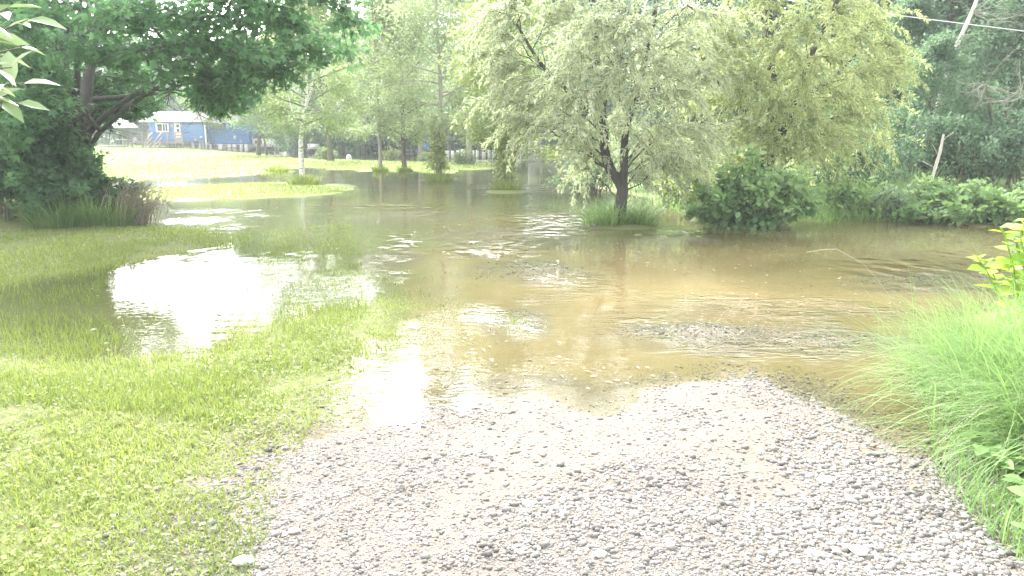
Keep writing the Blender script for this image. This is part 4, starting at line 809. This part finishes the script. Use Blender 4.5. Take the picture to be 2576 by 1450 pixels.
FT = [('b',0,-250,38,9,'dark broadleaf tree behind the left bank, beyond the picture edge'),('b',2,-60,34,8.5,'dark broadleaf tree behind the left bank shrubs'),('b',0,90,40,9.5,'broadleaf tree behind the maple stems'),('b',1,200,86,12,'light broadleaf tree far behind the maple, left of the white umbrella'),
 ('b',1,300,90,12.5,'light broadleaf tree behind the white umbrella'),('b',3,370,92,13,'broadleaf tree behind the left end of the grey roof'),('b',1,440,94,13,'light broadleaf tree directly behind the grey roof'),('b',0,520,92,13,'broadleaf tree behind the join of the blue house and its annex'),
 ('b',1,600,86,12.5,'light broadleaf tree behind the annex of the blue house'),('b',3,680,84,12,'broadleaf tree just behind the white trailer'),('b',0,740,78,12.5,'broadleaf tree in the woods left of the birch'),('s',0,800,74,13,'dark spruce in the woods just right of the birch'),
 ('b',2,860,70,13,'dark broadleaf tree behind the white painted stone'),('b',1,910,66,12.5,'light broadleaf tree behind the slim straight lawn tree'),('b',2,960,72,14,'dark broadleaf tree deep behind the slim straight lawn tree'),('s',0,1010,70,14.5,'dark spruce behind the picnic table'),
 ('b',0,1060,68,15,'broadleaf tree behind the blue folding chair'),('p',0,1130,62,15.5,'blue green pine behind the vine wrapped lawn tip tree'),('p',0,1205,58,15,'blue green pine above the pale slats'),('s',0,1165,74,17,'tall spruce deep behind the pale slats'),
 ('b',2,1250,66,15,'dark broadleaf tree at the right end of the pale slats'),('p',0,1290,54,13.5,'blue grey pine left of the white cabin'),('b',3,1350,60,14,'broadleaf tree behind the white cabin'),('b',1,1420,52,12,'light broadleaf tree right behind the white cabin'),
 ('b',0,1490,46,11.5,'broadleaf tree behind the left half of the silvery willow'),('b',1,1570,42,11,'light broadleaf tree behind the silvery willow trunk'),('s',0,1660,44,14,'dark spruce between the two willows'),('b',0,1740,38,10.5,'broadleaf tree between the two willows'),
 ('b',2,1830,36,11,'dark broadleaf tree behind the left half of the yellow green willow'),('b',0,1930,34,11,'broadleaf tree behind the yellow green willow trunk'),('b',2,2040,32,11,'dark broadleaf tree behind the right half of the yellow green willow'),('b',1,2150,30,11,'dark broadleaf tree behind the outer edge of the yellow green willow'),
 ('b',3,2270,27,11,'dark broadleaf tree left of the white snag'),('b',2,2400,25,11.5,'dark broadleaf tree behind the white snag'),('b',0,2480,28,12,'broadleaf tree right of the white snag'),('b',0,2560,23,10.5,'dark broadleaf tree at the right picture edge'),('b',3,2720,22,10.5,'dark broadleaf tree beyond the right picture edge'),('b',0,2880,21,10,'broadleaf tree far beyond the right picture edge'),
 ('b',3,2345,17.8,3.3,'small tree in front of the foot of the white snag'),('b',0,2500,19.5,5.4,'small tree with low crown above the bank brambles'),('b',3,2660,19,5.6,'small tree beyond the brambles at the right edge'),('b',0,2190,21.5,5,'small tree behind the hanging right edge of the yellow green willow')]
for f_ in FT: forest(*f_)
# the far woods: one mass
def mass(name, N, boxf, L, asp, mat, label):
    P, C = boxf(N); n = len(P); D = rng.normal(0, 1, (n, 3)); D[:, 2] -= .4; Nn = rng.normal(0, .7, (n, 3)); Nn[:, 2] += .8
    m_ = MB(); m_.leaves(P, D, Nn, L*rng.uniform(.6, 1.3, n), L*asp, C); tag(m_.build(name, M[mat], tint=True), label, 'woods', kind='stuff')
def far_woods(N):
    a = rng.uniform(R(-60), R(60), N); r_ = 104+rng.uniform(0, 16, N); x = r_*np.sin(a); y = r_*np.cos(a)
    top = 11.5+5*fbm(a*14, 0*a+r_*.05, 1., 91)+np.clip((a-R(-6))/R(20), 0, 1)*6; u = rng.uniform(0, 1, N); z = u*top
    return np.stack([x, y, z], 1), np.clip(.45+.9*fbm(a*60, z*.5, 1., 93)+rng.normal(0, .15, N), 0, 1)
mass('distant_woods', 70000, far_woods, .75, .7, 'forest_a', 'dense far woods closing the view behind the house')
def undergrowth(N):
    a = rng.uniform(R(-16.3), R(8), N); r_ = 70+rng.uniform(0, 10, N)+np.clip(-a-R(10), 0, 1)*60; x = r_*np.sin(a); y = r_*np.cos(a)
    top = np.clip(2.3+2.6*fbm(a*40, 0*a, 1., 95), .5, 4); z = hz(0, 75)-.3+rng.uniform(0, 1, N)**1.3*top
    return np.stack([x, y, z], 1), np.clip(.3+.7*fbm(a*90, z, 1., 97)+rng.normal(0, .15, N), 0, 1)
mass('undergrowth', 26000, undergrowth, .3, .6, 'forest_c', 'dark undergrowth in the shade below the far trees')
# small bushes at far trunks
for a, b_, s_, lab in [(822,404,.9,'small light bush at the foot of the thick lawn tree'),(985,405,.9,'small bush left of the picnic table'),(1085,408,.9,'small bush in front of the blue folding chair'),(1165,414,.8,'small bush at the foot of the thick pale trunk')]:
    q = at(a, b_); shrub('lawn_bush', q[0], q[1], s_, s_*.6, s_*.8, 900, .12, .6, M['birch_leaf'], lab, 'bush', 'small bushes at the far lawn edge', 'leaf', 12, .6, .6)
tuft_of('tree_foot_grass', [(at(a, b_)[0], at(a, b_)[1], r_, 240, .4, .6, .6) for a, b_, r_ in ((762,464,.5),(775,462,.4),(957,432,.35),(1018,434,.3),(1104,454,.5),(1272,480,.45),(700,432,.6))], 'light grass tufts round the feet of the lawn trees', 'grass', 'lawn_blade', 'stuff')

# snag, dead branches, stick on the right
sg = W(2385, 140, 19.2); sr = thing('dead_snag', (sg[0]-.25, 19.2, hz(sg[0]-.25, 19.2)), 'leaning white dead snag before the dark trees at top right', 'dead tree')
m_ = MB(); P = smooth_path([np.array(sr.location)-(0, 0, .2), W(2345,330,19.2), W(2385,170,19.1), W(2405,120,19.1), W(2437,50,19), W(2470,-30,19)], 14); m_.tube(P, .075*(1-np.linspace(0, .5, 14)), 8); m_.build('trunk', M['snag'], sr, True)
m_ = MB()
def dead_spray(root_pt, n, L, m_, up=0.):
    for i in range(n):
        a = rng.uniform(0, 6.28); P = grow(root_pt+rng.normal(0, .02, 3), (math.cos(a), -.3, up+.3*math.sin(a)), L*rng.uniform(.4, 1.2), 8, .22, .02)[:8]; m_.tube(P, .011*(1-np.linspace(0, .75, 8)), 4)
        for j in range(3):
            k = rng.integers(2, 7); Q = grow(P[k], unit(P[k+1]-P[k])+rng.normal(0, .5, 3), L*.35, 4, .15); m_.tube(Q, .007*(1-np.linspace(0, .7, 5)), 3)
dead_spray(P[11], 9, 1.5, m_); m_.build('branches', M['pale_bark'], sr, True)
for a, b_, Y, lab in [(2480,215,16.9,'spray of bare dead branches right of the white snag'),(2525,255,16.6,'lower spray of bare dead branches at the right picture edge')]:
    e = W(a, b_, Y); x = e[0]+.5; r_ = thing('bare_dead_tree', (x, Y+.3, hz(x, Y+.3)), lab, 'dead tree', 'bare dead trees on the right bank'); m_ = MB(); m_.tube(smooth_path([np.array(r_.location)-(0, 0, .1), (x, Y+.2, e[2]*.5), e], 8), np.linspace(.05, .02, 8), 6); m_.build('trunk', M['bark'], r_, True)
    m_ = MB(); dead_spray(e, 9, 1.1, m_); m_.build('branches', M['pale_bark'], r_, True)
m_ = MB(); a, b_ = W(2352, 425, 15.9), W(2374, 338, 15.8); gz0 = hz(a[0]-.12, 15.9); m_.tube([(a[0]-.14, 15.9, gz0-.1), a, a+(b_-a)*.5+(.02, 0, 0), b_], [.035, .033, .03, .022], 7)
for k in range(3): m_.tube(grow(a+(b_-a)*.35*k, (-.8+.5*k, -.2, .5), .35, 4, .2), .006, 3)
tag(m_.build('dead_stick', M['snag'], smooth=True), 'pale broken dead stick leaning above the bank brambles', 'stick')

# ------------------------------------------------------------------ loose stones and fallen leaves on the gravel
for i, (a, b_, s_, lab) in enumerate([(610,1385,.035,'large pale stone at the lower left edge of the gravel'),(2075,1196,.03,'flat pale stone on the right part of the gravel'),(2160,1385,.032,'pale stone near the lower right of the gravel'),(740,1318,.022,'small pale stone left on the gravel'),(1510,1395,.022,'small stone low in the middle of the gravel'),(1330,1260,.02,'small stone in the middle of the gravel')]):
    g_ = G(a, b_, .08); V = ICO*(1+rng.normal(0, .15, (12, 1)))*np.array([s_*1.3, s_, s_*.6])+np.array([g_[0], g_[1], hz(g_[0], g_[1])+s_*.3])
    tag(mk('loose_stone', V, IF, M['white'] if False else M['concrete'], None), lab, 'stone', 'larger stones on the gravel')
for a, b_, lab in [(2290,1218,'reddish brown fallen leaf on gravel near the grass clump'),(2170,1120,'small brown fallen leaf at the right gravel shore'),(1085,632,'brown leaf floating in the middle of the flood'),(2190,1105,'brown fallen leaf right beside the small one at the shore')]:
    g_ = G(a, b_, .09 if b_ > 1000 else .01); z = max(hz(g_[0], g_[1]), 0)+.018; m_ = MB(); m_.leaves(np.array([[g_[0], g_[1], z]]), np.array([[1, .3, .1]]), np.array([[0, .2, 1.]]), .06, .03, .5, 'broad')
    tag(m_.build('fallen_leaf', M['leaf_brown']), lab, 'leaf', 'fallen leaves')

x, y = scatter(2600, lambda x, y: (height(x, y) < -.015) & (x > -6-.2*y) & (fbm(x, y, .35, 111) > .02), 4.5, 30, -30, 46, 0); n = len(x)
g = MB(); a = rng.uniform(0, 6.28, n); g.leaves(np.stack([x, y, 0*x+.006], 1), np.stack([np.cos(a), np.sin(a), 0*a], 1), np.array([0, 0, 1.])+rng.normal(0, .25, (n, 3)), rng.uniform(.02, .07, n), rng.uniform(.008, .03, n), rng.uniform(0, 1, n))
tag(g.build('floating_litter', M['litter'], tint=True), 'small leaves and twigs drifting on the flood', 'debris', kind='stuff')

x, y = scatter(700, lambda x, y: (sd(Z_GRAVEL, x, y) > -.1) & (fbm(x, y, .9, 121) > .0), 2.2, 5.5, -35, 40, 0); n = len(x)
g = MB(); a = rng.uniform(0, 6.28, n); g.leaves(np.stack([x, y, height(x, y)+.012], 1), np.stack([np.cos(a), np.sin(a), 0*a+.1], 1), np.array([0, 0, 1.])+rng.normal(0, .4, (n, 3)), rng.uniform(.008, .04, n), rng.uniform(.003, .010, n), rng.uniform(0, .8, n))
tag(g.build('plant_litter', M['litter'], tint=True), 'dry twigs and leaf scraps strewn on the gravel drive', 'debris', kind='stuff')

# ------------------------------------------------------------------ haze added to lift the dark tones
HAZE = .0017
m_ = MB(); m_.box(-190, 190, -30, 190, -1.6, 26)
hm = bpy.data.materials.new('shadow_lift_haze'); hm.use_nodes = True; t = hm.node_tree; t.nodes.remove(t.nodes['Principled BSDF'])
pv = t.nodes.new('ShaderNodeVolumePrincipled'); pv.inputs['Color'].default_value = (.90, .97, .955, 1); pv.inputs['Density'].default_value = HAZE
t.links.new(pv.outputs[0], t.nodes['Material Output'].inputs['Volume'])
if HAZE: tag(m_.build('haze', hm), 'thin pale haze over the flood added to lift the dark tones', 'haze', kind='stuff')
